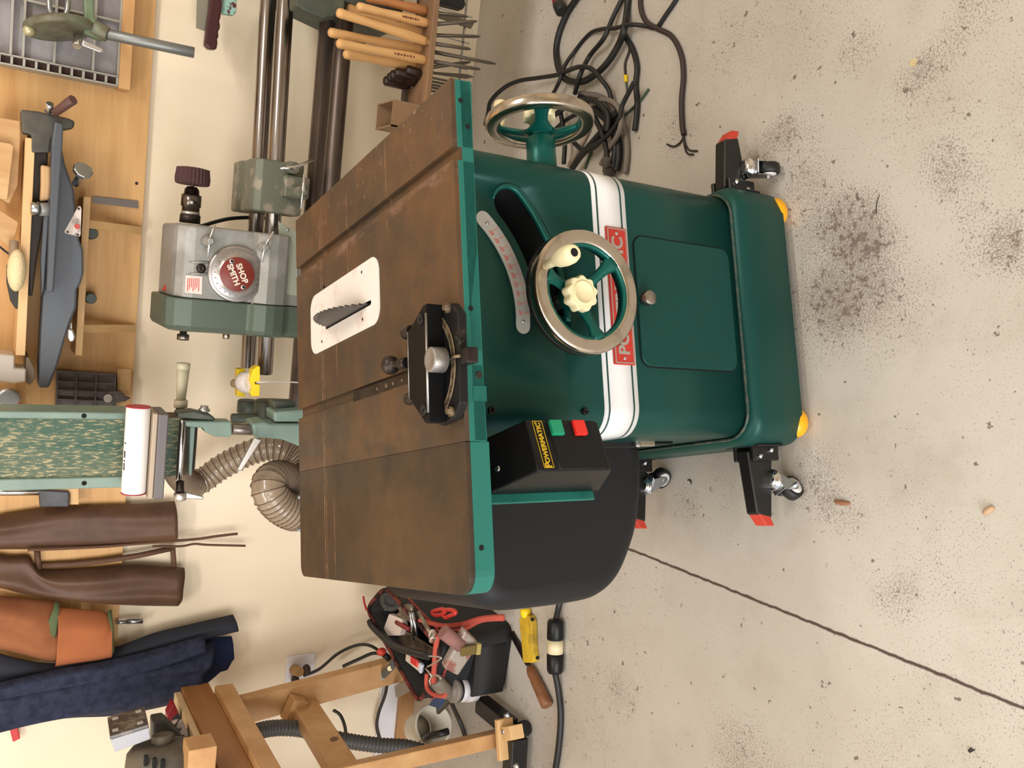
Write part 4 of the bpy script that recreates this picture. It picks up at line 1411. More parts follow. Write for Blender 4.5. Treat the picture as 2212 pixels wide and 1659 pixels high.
wt = thing('white_tube', V3((ta.x + tb_.x) / 2, 1.0, tz), 'thick white cardboard tube with red end rims lying on the grey sander table', 'tube')
r_ = .0285
q0, q1 = W(300, 878, y=1.085), W(297, 1064, y=1.085)
wy, wz = 1.084, tz + r_ + .0005
b = MB().cyl((q1.x, wy, wz), (q0.x, wy, wz), r_, n=32)
b.build('tube_body', mat('white card', (240, 236, 232), .55), wt)
for xx in (q0.x, q1.x):
    MB().lathe([(-.0008, r_ - .003), (-.0008, r_ + .0006), (.0008, r_ + .0006), (.0008, r_ - .003)], (xx, wy, wz), X, 32).build('end_rim', mat('crimson rim', (176, 36, 56), .45), wt)
DKI = mat('dark print', (70, 64, 62), .6)
for i, px in enumerate((958, 978, 985, 996, 1004, 1012)):
    q = W(281, px, y=1.07)
    MB().obox((q.x, wy - r_ * .36, wz + r_ * .935), (.004 + .003 * (i % 3), .005, .0012), (X, V3(0, .93, .36), V3(0, -.36, .93))).build('printed_mark', DKI, wt)

# plastic spacer shaft standing off the sander towards the lathe
ss = thing('coupling_shaft', W(393, 840, y=1.265), 'translucent cream plastic coupling shaft lying between the lathe headstock and the belt sander', 'shaft')
z_ = W(393, 835, y=1.265).z
g_ = lambda p: W(393, p, y=1.265).x
NYL = mat('cream nylon', (196, 186, 158), .4)
b = MB().lathe([(0, .010), (0.0005, .0178), (g_(784) - g_(800), .0178), (g_(784) - g_(800) + .001, .015)][:3] + [], V3(g_(800), 1.265, z_), X, 20)
b.build('coupling', NYL, ss)
MB().lathe([(0, .0122), (g_(800) - g_(864), .0165)], V3(g_(864), 1.265, z_), X, 20).build('sleeve', NYL, ss)
MB().lathe([(0, .0178), (g_(864) - g_(880), .0178)], V3(g_(880), 1.265, z_), X, 20).build('coupling', NYL, ss)
MB().cyl((g_(892), 1.265, z_), (g_(880), 1.265, z_), .012).build('drive_stub', BLACKR, ss)

# yellow string winder hooked over the tubes, with its line
yw = thing('string_winder', W(535, 825, y=1.20), 'yellow plastic string winder wound with white cord hanging on the lathe tubes', 'string winder')
YEP = mat('bright yellow plastic', (242, 208, 14), .45)
slab(MB(), [(547, 798), (558, 790), (562, 792), (562, 824), (551, 825), (551, 830), (562, 831), (561, 856), (545, 857), (541, 848), (546, 840), (541, 824), (543, 812)], 1.185, .035).build('front_cheek', YEP, yw, bevel=.002)
slab(MB(), [(513, 798), (528, 796), (532, 802), (532, 850), (528, 857), (513, 857)], 1.25, .03).build('back_cheek', YEP, yw, bevel=.002)
b = MB().lathe([(0, .026), (.012, .031), (.03, .031), (.045, .026)], W(545, 826, y=1.205), W(516, 826, y=1.26) - W(545, 826, y=1.205), 20)
b.build('wound_cord', mat('white twine', (222, 210, 204), .8, bump=.8, bscale=160, bdist=.003), yw)
b = MB().tube([W(555, 826, y=1.183), W(580, 824, y=1.20), W(605, 824, y=1.215), W(640, 826, y=1.22), W(680, 828, y=1.22)], .0022, 6)
b.build('loose_cord', mat('white twine', (222, 210, 204), .8), yw)
MB().ball(W(505, 828, y=1.27), (.012, .008, .01)).build('wall_stain', mat('tan peg', (150, 126, 92), .8), yw)

# ------------------------------------------------------------------ dust hose
dh = thing('dust_hose', W(560, 1040, y=1.25), 'smoky ribbed dust hose looping behind the left of the saw table', 'hose')
path = spline([W(378, 1000, y=1.225), W(392, 1030, y=1.36), W(412, 1046, y=1.44), W(440, 1036, y=1.465), W(480, 1008, y=1.46), W(540, 978, y=1.43), W(595, 968, y=1.40), W(640, 985, y=1.37), W(662, 1022, y=1.32), W(640, 1046, y=1.25),
               W(606, 1032, y=1.17), W(585, 1040, y=1.13), (W(582, 1062, y=1.11)), W(600, 1088, y=1.11), W(622, 1104, y=1.12), W(645, 1112, y=1.14)], 22)
# even steps along the hose, then ribs
L = [0]
for i in range(1, len(path)):
    L.append(L[-1] + (path[i] - path[i - 1]).length)
N = int(L[-1] / .004)
ev, j = [], 0
for i in range(N + 1):
    d = L[-1] * i / N
    while j < len(L) - 2 and L[j + 1] < d:
        j += 1
    t = (d - L[j]) / max(1e-9, L[j + 1] - L[j])
    ev.append(path[j].lerp(path[j + 1], t))
rr = lambda i: .0375 + .010 * min(1, max(0, (i / N - .5) / .25))
ribs, i = [], 2
while i < N - 1:
    ribs.append(i)
    i += 5 if i < .52 * N else 3
rs_ = set(ribs)
mid_ = set((ribs[k] + ribs[k + 1]) // 2 for k in range(len(ribs) - 1))
b = MB().tube(ev, [rr(i) + (.0022 if i in rs_ else -.0018 if i in mid_ else .0002) for i in range(N + 1)], 20)
b.build('hose_wall', mat('smoky clear hose', (158, 138, 116), .22, alpha=.86, coat=.4), dh)
hx, u0 = [], None
for i in range(N + 1):
    t = (ev[min(i + 1, N)] - ev[max(i - 1, 0)]).normalized()
    u0 = t.orthogonal() if u0 is None else u0 - t * u0.dot(t)
    u0.normalize()
    w_ = t.cross(u0)
    hx.append((ev[i], u0.copy(), w_))
b = MB()
for i in ribs:
    c_, u_, w_ = hx[i]
    b.tube([c_ + (u_ * math.cos(2 * PI * k / 18) + w_ * math.sin(2 * PI * k / 18)) * (rr(i) + .0020) for k in range(18)], .0013, 5, True)
wr = b.build('hose_wire', mat('brown hose wire', (84, 62, 50), .5), dh)
b = MB().lathe([(0, .050), (.016, .051), (.018, .048)], W(630, 1107, y=1.13), W(660, 1118, y=1.15) - W(630, 1107, y=1.13), 26)
b.build('hose_clamp', CHROME, dh)
q = W(640, 1112, y=1.12)
o = MB()
slab(o, [(634, 1075), (655, 1068), (660, 1150), (642, 1148), (630, 1120)], 1.10, .012)
tag(o.build('blast_gate', mat('grey galvanised sheet', (150, 156, 160), .4, .7), bevel=.002), 'grey metal blast gate at the lower end of the dust hose, beside the table edge', 'blast gate')

# small rail, clamp and wood block left of the belt sander
tr_ = thing('pipe_clamp', W(80, 1070, y=1.57), 'polished round bar with a dark clamp head beside the left edge of the belt sander', 'clamp')
MB().cyl(W(-20, 1063, y=1.56), W(84, 1062, y=1.56), .0105, n=20).build('bar', CHROME, tr_)
slab(MB(), [(84, 1058), (150, 1062), (150, 1096), (86, 1096)], 1.545, .03).build('clamp_head', mat('dark blue grey head', (70, 68, 74), .45, .2, col2=(44, 42, 40), scale=20), tr_, bevel=.004)
o = slab(MB(), [(92, 1046), (170, 1050), (170, 1090), (152, 1090), (152, 1064), (92, 1060)], PF - .05, .048).build('clamp_bracket', WOODP, bevel=.001)
tag(o, 'pale L shaped wooden bracket behind the dark clamp head', 'bracket')

# ------------------------------------------------------------------ garments on the wall
LEA = mat('brown leather', (98, 70, 53), .45, spec=.35, col2=(76, 52, 38), scale=5, lo=.4, hi=.65, bump=.2, bscale=120, rvar=.1)
LEAS = mat('rough brown leather strap', (96, 66, 48), .7)
YG = PF - .012
la = thing('leather_apron', W(200, 1200, y=YG), 'brown leather apron hanging on the wall left of the belt sander', 'apron')
cloth(MB(), [(-40, 1118), (30, 1107), (110, 1096), (200, 1091), (300, 1088), (377, 1082)], [(-40, 1186), (60, 1186), (150, 1185), (230, 1183), (310, 1175), (380, 1170)], YG - .004, .034, .010, 1.2, .0025, seed=1).build('right_half', LEA, la)
cloth(MB(), [(-40, 1190), (24, 1200), (62, 1200), (76, 1222), (100, 1231), (200, 1226), (290, 1219), (398, 1226)], [(-40, 1262), (10, 1272), (60, 1284), (150, 1296), (230, 1304), (310, 1308), (384, 1309)], YG - .004, .032, .014, 1.3, .0025, seed=2).build('left_half', LEA, la)
MB().tube([W(90, 1222, y=YG - .002), W(150, 1219, y=YG - .004), W(220, 1212, y=YG - .006), W(300, 1200, y=YG - .006), (W(374, 1184, y=YG - .002))], [.009] * 5, 8).build('inner_strap', LEAS, la)
MB().tube([W(80, 1190, y=YG - .003), W(84, 1230, y=YG - .003)], [.008, .008], 8).build('cross_strap', LEAS, la)
MB().tube([W(373, 1180, y=YG - .003), W(376, 1224, y=YG - .003)], [.008, .008], 8).build('cross_strap', LEAS, la)
MB().tube(spline([W(60, 1188, y=YG - .05), W(200, 1182, y=YG - .045), W(330, 1172, y=YG - .03), W(420, 1165, y=YG - .012), W(470, 1158, y=YG - .01), W(513, 1153, y=YG - .008)], 6), .0045, 8).build('tie', LEAS, la)
MB().tube(spline([W(330, 1180, y=YG - .02), W(390, 1180, y=YG - .01), W(420, 1175, y=YG - .008), W(450, 1177, y=YG - .006), W(530, 1179, y=YG - .004)], 6), .0038, 8).build('tie', LEAS, la)

CAN = mat('rust orange canvas', (152, 96, 64), .9, spec=.2, col2=(132, 80, 52), scale=6, bump=.3, bscale=500)
CANG = mat('green binding tape', (84, 96, 62), .85)
oa = thing('canvas_apron', W(150, 1370, y=YG), 'rust orange canvas apron with green binding hanging beside the blue overalls', 'apron')
cloth(MB(), [(-40, 1280), (30, 1290), (90, 1296), (130, 1300)], [(-40, 1392), (40, 1410), (90, 1424), (130, 1430)], YG - .02, .04, .014, 1.2, .0025, seed=3).build('bib', CAN, oa)
cloth(MB(), [(124, 1312), (170, 1315), (222, 1320), (238, 1328)], [(118, 1440), (170, 1432), (210, 1426), (238, 1420)], YG - .05, .045, .010, 1, .003, seed=4).build('pocket', mat('bright rust canvas', (164, 98, 62), .9, spec=.2, bump=.3, bscale=500), oa)
MB().tube([W(236, 1318, y=YG - .06), W(241, 1360, y=YG - .09), W(243, 1405, y=YG - .075), W(236, 1424, y=YG - .055)], .006, 8).build('pocket_binding', CANG, oa)
cloth(MB(), [(118, 1300), (124, 1300), (128, 1304)], [(100, 1345), (104, 1372), (118, 1380)], YG - .055, .02, 0, 1, .003, 6, 6).build('corner_binding', CANG, oa)
MB().tube([W(136, 1442, y=YG - .052), W(180, 1436, y=YG - .06)], .0045, 8).build('lower_binding', CANG, oa)

DEN = mat('blue grey denim', (50, 54, 74), .9, spec=.2, col2=(36, 40, 56), scale=40, bump=.4, bscale=700)
DENG = mat('charcoal cotton', (48, 50, 58), .9, spec=.2, bump=.3, bscale=600)
NAVY = mat('navy cotton', (28, 36, 64), .9, spec=.2)
dj = thing('work_overalls', W(250, 1450, y=YG), 'blue grey denim work overalls hanging at the far left of the wall', 'overalls')
cloth(MB(), [(120, 1420), (240, 1400), (330, 1368), (420, 1346), (503, 1327)], [(120, 1460), (240, 1432), (330, 1412), (420, 1384), (512, 1362)], YG - .03, .035, .004, 1, .003, seed=6).build('sleeve', DENG, dj)
cloth(MB(), [(-40, 1398), (30, 1420), (100, 1432), (180, 1432)], [(-40, 1480), (30, 1476), (100, 1462), (180, 1440)], YG - .03, .02, .004, 1, .003, seed=7).build('collar', DENG, dj)
cloth(MB(), [(330, 1400), (400, 1380), (500, 1374)], [(330, 1480), (416, 1494), (504, 1425)], YG - .02, .015, .004, 1, .003, seed=9).build('lining', NAVY, dj)
slab(MB(), [(400, 1440), (500, 1400), (503, 1428), (492, 1448), (441, 1463), (418, 1493), (400, 1492)], YG - .02, .008).build('lining', NAVY, dj, bevel=.003)
cloth(MB(), [(-60, 1488), (40, 1464), (130, 1444), (220, 1428), (340, 1400), (438, 1372)], [(-60, 1520), (40, 1500), (130, 1484), (220, 1468), (340, 1440), (440, 1405)], YG - .085, .03, .012, 1.3, .003, seed=5).build('front_leg', DEN, dj)
cloth(MB(), [(-60, 1492), (60, 1466), (200, 1440), (330, 1410), (462, 1386)], [(-60, 1592), (60, 1562), (150, 1550), (260, 1544), (390, 1517)], YG - .055, .055, .026, 1.7, .003, 34, 26, seed=8).build('back_leg', DEN, dj)
o = slab(MB(), [(20, 1572), (37, 1568), (44, 1596), (28, 1604)], WALL - .03, .025).build('red_tool', mat('red plastic handle', (196, 50, 52), .45), bevel=.003)
tag(o, 'red plastic tool end sticking out below the blue overalls at the far left', 'tool')
o = MB().tube([W(250, 1345, y=PF - .02), W(275, 1343, y=PF - .02)], .006, 10)
o.tube([W(275, 1343, y=PF - .02), W(308, 1341, y=PF - .02)], .0085, 10)
tag(o.build('steel_punch', ZINC), 'silver steel punch hanging beside the orange apron pocket', 'punch')
# ------------------------------------------------------------------ baseboard and outlet
struct(MB().box((-4.2, WALL - .014, .055), (-.9, WALL, .135)).build('baseboard_back', mat('white baseboard', (226, 224, 228), .5), bevel=.003))
o = MB().box((-2.6, WALL - .034, .0), (-1.25, WALL - .0145, .062)).build('wood_plank', mat('tan plank', (176, 132, 84), .6, col2=(160, 116, 70), scale=9, stretch=(.1, 1, 1)), bevel=.002)
tag(o, 'tan wooden plank lying along the foot of the wall under the white baseboard', 'plank')
ot = thing('wall_outlet', W(648, 1455, y=WALL), 'white wall outlet plate with brown plugs in it above the workbench leg', 'outlet')
a_, c_ = W(620, 1418, y=WALL - .004), W(676, 1500, y=WALL - .004)
MB().box((c_.x, WALL - .007, W(678, 1450, y=WALL).z), (a_.x, WALL - .0005, W(616, 1450, y=WALL).z)).build('cover_plate', mat('white outlet plate', (226, 222, 224), .4), ot, bevel=.003)
for p in ((640, 1452), (660, 1474)):
    q = W(*p, y=WALL - .007)
    MB().cyl((q.x, WALL - .008, q.z), (q.x, WALL - .006, q.z), .017, n=20).build('socket', mat('ivory socket face', (206, 200, 190), .4), ot)
pg_ = thing('power_plug', W(645, 1450, y=WALL - .04), 'tan rubber plug with a dark twisted cord end in the white wall outlet', 'plug')
MB().cyl(W(636, 1447, y=WALL - .009), W(648, 1452, y=WALL - .06), .019, .016).build('plug_body', mat('tan plug rubber', (172, 134, 84), .6), pg_)
MB().ball(W(662, 1447, y=WALL - .045), (.020, .018, .014)).build('cord_knot', mat('dark brown plug', (58, 50, 42), .6), pg_)
o = MB().ball(W(638, 1470, y=WALL - .03), (.017, .02, .014)).build('lower_plug', mat('dark brown plug', (58, 50, 42), .6))
tag(o, 'small dark brown plug in the lower socket of the white wall outlet', 'plug')
CORD = mat('dark brown cord', (40, 34, 30), .5)
SKZ = lambda px, py, r=.008: W(px, py, z=r)


def cord(pts, r, name, label, cat='cord', m_=None, n=8, grp=None):
    o = MB().tube(spline(pts, 8), r, n).build(name, m_ or BLACKR)
    return tag(o, label, cat, grp)


cord([W(655, 1460, y=WALL - .05), W(690, 1445, y=WALL - .06), W(730, 1412, y=WALL - .07), W(770, 1394, y=WALL - .08), W(800, 1395, y=WALL - .12), W(830, 1415, y=1.5), W(870, 1450, y=1.5)], .0055, 'outlet_cable', 'dark cord arching from the wall outlet over the leaning bench leg', m_=CORD)
cord([W(740, 1440, y=1.58), W(775, 1424, y=1.57), W(810, 1411, y=1.56), W(840, 1425, y=1.54), W(838, 1462, y=1.56), W(832, 1500, y=1.58), W(818, 1540, y=1.59), W(814, 1570, y=1.59), W(822, 1600, y=1.57)], .0062, 'loose_cable', 'dark cord hanging in front of the white baseboard behind the workbench', m_=CORD)
cord([W(720, 1534, y=1.50), W(735, 1545, y=1.49), W(745, 1570, y=1.47), W(748, 1600, y=1.45)], .0058, 'short_cable', 'short dark cord curving down beside the grey vacuum hose between the bench legs', m_=CORD)
cord([W(965, 1495, z=.12), W(985, 1540, z=.04), W(1000, 1575, z=.012), W(1012, 1620, z=.01)], .0075, 'loose_cable', 'black cord running to the floor under the white jar and behind the bench leg', m_=CORD)

# ------------------------------------------------------------------ workbench of pine studs at the far left


def pine():
    t = NT('yellowed pine')
    c = t.mix(t.ramp(t.noise(9, 5, .6), .35, .7), lin((204, 160, 110)), lin((180, 132, 84)))
    k = t.ramp(t.noise(11, 1), .73, .77)
    c = t.mix(k, c, lin((104, 64, 38)))
    t.l.new(c, t.b.inputs['Base Color'])
    t.b.inputs['Roughness'].default_value = .5
    return t.m


PINE = pine()
wb = thing('workbench', V3(-1.75, 1.15, 0), 'yellow pine stud workbench frame on black steel rolling base at the far left', 'workbench')
MB().beam((-1.72, 1.40, .83), (-1.625, 1.39, .04), .085, .040, Y).build('back_leg', PINE, wb, bevel=.003)
MB().beam((-1.695, .93, .85), (-1.672, .915, .045), .085, .042, (1, .45, 0)).build('front_leg', PINE, wb, bevel=.003)
MB().beam((-1.715, 1.40, .52), (-1.70, .86, .545), .042, .085, Z).build('side_rail', PINE, wb, bevel=.003)
for yy in (.93, 1.40):
    MB().beam((-2.32, yy, .85), (-2.32, yy, .0), .085, .042, Y).build('side_leg', PINE, wb, bevel=.003)
b = MB().box((-2.4, .35, .885), (-1.645, 1.46, .905))
b.build('bench_top', mat('pale plywood top', (216, 188, 146), .6), wb, bevel=.002)
MB().box((-1.672, .35, .80), (-1.634, 1.47, .8845)).build('top_rail', mat('darkened pine rail', (168, 116, 68), .5, col2=(146, 98, 56), scale=12, stretch=(1, .1, 1)), wb, bevel=.003)
MB().box((-1.668, .35, .745), (-1.612, 1.40, .7995)).build('lower_rail', PINE, wb, bevel=.003)
q = W(632, 1528, y=1.36)
MB().obox(V3(q.x, 1.345, q.z), (.078, .05, .048), (V3(.93, 0, -.36), Y, V3(.36, 0, .93))).build('cleat_block', PINE, wb, bevel=.002)
q = W(415, 1635, y=.96)
MB().box((q.x - .09, .93, .9055), (q.x + .035, 1.0, .975)).build('stop_block', PINE, wb, bevel=.002)
BLK2 = mat('black steel angle', (22, 21, 22), .4)
b = MB().beam(W(1040, 1520, z=.055), W(1104, 1572, z=.055), .05, .045, Z)
ch = b.build('base_channel', BLK2, wb, bevel=.002)
MB().beam(W(1115, 1592, z=.05), W(1108, 1720, z=.05), .05, .055, Z).build('base_channel', BLK2, wb, bevel=.002)
MB().beam(W(1088, 1552, z=.08), W(1094, 1640, z=.08), .018, .055, Z).build('corner_block', WOODP, wb, bevel=.002)
q = W(1108, 1582, z=.075)
MB().obox(q, (.05, .04, .045), (V3(.5, -.86, 0), V3(.86, .5, 0), Z)).build('corner_block', WOODP, wb, bevel=.002)
q = W(1131, 1574, z=.0235)
MB().lathe([(-.012, .018), (-.01, .0235), (.01, .0235), (.012, .018)], q, (.6, -.8, 0), 24).build('caster', BLACKR, wb)
for p in ((1098, 1545), (1118, 1655), (1092, 1580)):
    q = W(*p, z=.09)
    MB().lathe([(0, .009), (.006, .009), (.007, .006), (.012, .006)], q, Z, 12).build('bolt', ZINC, wb)

# things on the bench
gr = thing('bench_grinder', V3(-1.72, 1.12, .906), 'grey brown bench grinder standing on the workbench at the lower left', 'grinder')
GRB = mat('dusty grey brown enamel', (98, 88, 72), .55, col2=(70, 66, 60), scale=7)
z_ = .906 + .105
b = MB().lathe([(-.02, .055), (-.015, .075), (0, .088), (.05, .094), (.15, .094), (.17, .086), (.178, .06)], V3(-1.60, 1.06, z_), V3(-.96, -.25, 0), 36)
mo = b.build('motor_housing', GRB, gr)
for i in range(3):
    q = W(317 + i * 17, 1648 + i, y=.972)
    zz = max(-.09, min(.09, q.z - z_))
    MB().obox(V3(q.x, 1.06 - math.sqrt(.094 ** 2 - zz ** 2) + .001, q.z), (.028, .012, .010), (X, Y, Z)).build('vent_slot', BLACKIN, mo, bevel=.003)
MB().cyl(V3(-1.60, 1.06, z_), V3(-1.56, 1.07, z_), .028).build('shaft_guard', GRB, gr)
MB().box((-1.80, 1.0, .906), (-1.62, 1.13, .922)).build('foot', BLACKPW, gr, bevel=.004)
slab(MB(), [(330, 1560), (356, 1555), (392, 1590), (396, 1640), (330, 1640)], 1.18, .05).build('wheel_guard', mat('dark grinder guard', (58, 56, 52), .5), gr, bevel=.006)
pc = thing('parts_case', W(290, 1580, y=1.1), 'grey plastic parts case with a smoky clear lid resting on top of the bench grinder', 'case')
yc0, yc1 = 1.03, 1.15
A_, B_, C_, D_ = W(238, 1598, y=yc0), W(322, 1572, y=yc0), W(326, 1597, y=yc0), W(248, 1626, y=yc0)
dk = W(313, 1533, y=yc1) - B_
P_ = [D_, C_, C_ + dk, D_ + dk, A_, B_, B_ + dk, A_ + dk]
b = MB().hexa(P_)
b.build('case_body', mat('lilac grey plastic', (172, 172, 180), .45), pc, bevel=.003)
nl = (B_ - A_).cross(dk).normalized()
if nl.x < 0:
    nl = -nl
b = MB().hexa([A_, B_, B_ + dk, A_ + dk, A_ + nl * .010, B_ + nl * .010, B_ + dk + nl * .010, A_ + dk + nl * .010])
lid = b.build('case_lid', mat('smoky lid with parts', (84, 78, 74), .25, col2=(132, 124, 108), scale=26, lo=.5, hi=.62), pc, bevel=.002)
uu, vv = (B_ - A_), dk
for a, d in ((.16, .2), (.8, .18), (.2, .8), (.82, .8)):
    MB().obox(A_ + uu * a + vv * d + nl * .0105, (.014, .014, .003), (uu.normalized(), nl.cross(uu.normalized()), nl)).build('lid_catch', mat('pale catch', (190, 186, 184), .4), lid, bevel=.001)
o = slab(MB(), [(374, 1522), (362, 1545), (362, 1578), (366, 1602), (384, 1580), (392, 1562), (388, 1545), (378, 1522)], 1.33, .04).build('red_packet', mat('dark red packet', (136, 30, 40), .45), bevel=.003)
tag(o, 'dark red packet standing on the workbench beside the overalls', 'packet')
o = MB()
slab(o, [(378, 1570), (392, 1556), (406, 1582), (408, 1612), (386, 1614), (378, 1600)], 1.22, .05)
tag(o.build('small_carton', mat('black and white carton', (52, 50, 52), .5, col2=(196, 186, 182), scale=16, lo=.5, hi=.53), bevel=.002), 'small black and white carton on the workbench in front of the dark red packet', 'carton')

# grey ribbed vacuum hose among the bench legs, white pail, plank
path = spline([W(590, 1720, y=1.2), W(530, 1665, y=1.21), W(522, 1620, y=1.23), W(545, 1586, y=1.25), W(590, 1573, y=1.27), W(650, 1575, y=1.28), W(700, 1590, y=1.28), W(760, 1602, y=1.27), W(820, 1610, y=1.26), W(880, 1614, y=1.25), W(935, 1630, y=1.24)], 30)
o = MB().tube(path, [.0235 + .0018 * math.cos(2 * PI * i / 4) for i in range(len(path))], 16).build('vacuum_hose', mat('dark grey ribbed hose', (72, 70, 68), .5))
tag(o, 'dark grey ribbed vacuum hose curling between the pine bench legs', 'hose')
pl2 = thing('plastic_pail', W(925, 1575, z=.07), 'white plastic pail lying on its side behind the front bench leg', 'pail')
q0, q1 = W(912, 1572, z=.075), W(945, 1563, z=.072)
d = (q1 - q0).normalized()
d.z = 0
b = MB().lathe([(0, .052), (.055, .058), (.13, .066), (.132, .070), (.138, .070), (.138, .063), (.01, .049)], V3(q0.x - d.x * .05, q0.y - d.y * .05, .0705), d, 32, caps=False)
b.lathe([(0, .05), (.002, .001)], V3(q0.x - d.x * .05, q0.y - d.y * .05, .0705), d, 32)
b.build('pail_body', mat('dull white pail', (206, 198, 182), .45), pl2)
MB().tube([W(908, 1598, z=.10), W(925, 1590, z=.13), (W(950, 1585, z=.13)), W(968, 1580, z=.10)], .012, 8).build('pail_grip', BLACKR, pl2)

# ------------------------------------------------------------------ tool bag on the floor by the wall
BAGM = mat('black bag nylon', (20, 20, 22), .7, bump=.3, bscale=300)
BAGR = mat('salmon red webbing', (184, 84, 70), .85, spec=.2, bump=.3, bscale=500)
BAGT = mat('worn rim binding', (120, 56, 48), .85, spec=.2, col2=(44, 30, 28), scale=26, lo=.42, hi=.56)
tb = thing('tool_bag', V3(-1.46, 1.22, 0), 'open black tool bag with salmon red webbing on the floor left of the saw', 'tool bag')
BH = .255
TPc = [V3(-1.385, .965, BH), V3(-1.345, 1.40, BH), V3(-1.455, 1.49, BH + .02), V3(-1.605, 1.07, BH)]
BTc = [V3(-1.350, .985, .001), V3(-1.345, 1.38, .001), V3(-1.46, 1.46, .001), V3(-1.575, 1.00, .001)]


def rq(c4, r, inset=0, n=5):
    cen = sum(c4, V3(0, 0, 0)) / 4
    c4 = [p + (cen - p).normalized() * inset for p in c4]
    out = []
    for i in range(4):
        p, a, c_ = c4[i], c4[i - 1], c4[(i + 1) % 4]
        d0, d1 = (a - p).normalized() * r, (c_ - p).normalized() * r
        for k in range(n + 1):
            t = k / n
            out.append((p + d0) * (1 - t) ** 2 + p * 2 * t * (1 - t) + (p + d1) * t * t)
    return out


outer_ = [rq([BTc[i].lerp(TPc[i], t) for i in range(4)], .045) for t in (0, .1, .5, .9, 1)]
inner_ = [rq([BTc[i].lerp(TPc[i], t) for i in range(4)], .04, .012) for t in (1, .5, .35)]
bg_ = MB().loft(outer_ + inner_, caps=False).add(inner_[-1], [tuple(range(len(inner_[-1])))]).add(outer_[0], [tuple(range(len(outer_[0])))]).build('bag_body', BAGM, tb)
MB().tube(rq([p + Z * .004 for p in TPc], .045), .0065, 8, True).build('rim_trim', BAGT, tb)
MB().tube(rq([BTc[i].lerp(TPc[i], .86) for i in range(4)], .047, -.003), .004, 6, True).build('webbing_band', mat('dark red webbing', (150, 58, 52), .8), tb)
b = MB()
for pts in ([(905, 1338), (930, 1346), (960, 1352), (1000, 1348), (1040, 1336), (1090, 1332)], [(1090, 1336), (1040, 1340), (1000, 1360), (960, 1366), (938, 1362)]):
    b = MB().tube(spline([W(*p, z=BH * (1.02 - .9 * (p[0] - 905) / 200)) for p in pts], 6), [.0085] * (6 * (len(pts) - 1) + 1), 6)
    b.build('carry_strap', BAGR, tb)
MB().tube(spline([W(*p, z=BH + .012) for p in ((946, 1372), (941, 1400), (938, 1440), (936, 1475))], 5), .0085, 6).build('front_strap', BAGR, tb)
MB().tube(spline([W(*p, z=BH + .02) for p in ((922, 1455), (921, 1480), (930, 1496), (950, 1504), (962, 1502))], 5), .0065, 6).build('side_strap', BAGR, tb)
MB().tube(spline([W(*p, z=BH + .03) for p in ((799, 1340), (804, 1352), (830, 1378), (850, 1395), (880, 1406), (925, 1418))], 5), .0115, 8).build('carry_handle', BLACKR, tb)
MB().tube(spline([W(*p, z=BH + .05) for p in ((785, 1288), (787, 1302), (792, 1318))], 4), .004, 6).build('zip_pull', mat('crimson cord pull', (168, 44, 44), .6), tb)
pk_ = [W(1058, 1385, z=.13), W(1058, 1470, z=.13)]
MB().loft([rq([V3(-1.40, .985, z), V3(-1.40, 1.0, z), V3(-1.56, 1.01, z), V3(-1.56, .955 + .02, z)], .008) for z in (.02, .13)]).build('outer_pocket', BAGM, tb)
for p in ((830, 1282), (823, 1318), (833, 1317), (819, 1349)):
    MB().lathe([(0, .005), (.002, .0045), (.003, .002)], W(*p, z=BH - .03), (.5, -.6, .6), 10).build('rivet', ZINC, tb)

# tools in the bag
ZT = BH - .005


def zslab(b, px, z0, d):
    P_ = [W(x, y, z=z0) for x, y in px]
    return b.prism([(p.x, p.y) for p in P_], (0, 0, z0), X, Y, -d)


GALV = mat('worn tool steel', (140, 130, 118), .35, .9, col2=(104, 94, 84), scale=30)
td = thing('pipe_cutter', W(870, 1325, z=ZT), 'large round jawed steel tool at the far end of the black tool bag', 'cutter')
MB().lathe([(0, .045), (.012, .045), (.013, .028), (.006, .026)], W(850, 1293, z=ZT - .02), (.5, -.5, .7), 28).build('wheel', mat('dark grey rubber wheel', (66, 64, 62), .6), td)
zslab(MB(), [(858, 1313), (878, 1304), (888, 1318), (886, 1345), (870, 1338), (852, 1328), (862, 1322)], ZT + .01, .012).build('jaw', GALV, td, bevel=.003)
o = zslab(MB(), [(840, 1326), (866, 1336), (870, 1352), (862, 1373), (838, 1373), (827, 1362)], ZT + .006, .02).build('white_pad', mat('white pad', (222, 208, 200), .6), bevel=.002)
tag(o, 'white square edged pad among the tools in the black bag', 'pad')
plr = thing('adjustable_pliers', W(893, 1340, z=ZT), 'grey handled slip joint pliers crossing the middle of the open tool bag', 'pliers')
MB().tube([W(886, 1320, z=ZT + .03), W(890, 1350, z=ZT + .025), W(892, 1382, z=ZT + .01)], .0055, 8).build('handle', ZINC, plr)
MB().tube([W(890, 1322, z=ZT + .03), W(897, 1352, z=ZT + .02), W(902, 1375, z=ZT + .01)], .0055, 8).build('handle', ZINC, plr)
MB().ball(W(888, 1315, z=ZT + .03), (.014, .012, .009)).build('joint', GALV, plr)
rw_ = thing('ratchet_wrench', W(920, 1350, z=ZT), 'chrome ratchet wrench along the right rim of the black tool bag', 'ratchet')
MB().tube([W(904, 1322, z=ZT + .02), W(920, 1350, z=ZT + .02), W(935, 1378, z=ZT + .02)], [.006, .007, .008], 10).build('shank', mat('dark chrome', (150, 140, 128), .3, .9), rw_)
MB().cyl(W(934, 1366, z=ZT + .02), W(936, 1384, z=ZT + .03), .014, .013).build('ratchet_head', CHROME, rw_)
o = zslab(MB(), [(858, 1372), (876, 1362), (936, 1400), (932, 1420), (912, 1416), (852, 1392)], ZT - .012, .012).build('steel_plane_iron', GALV, bevel=.002)
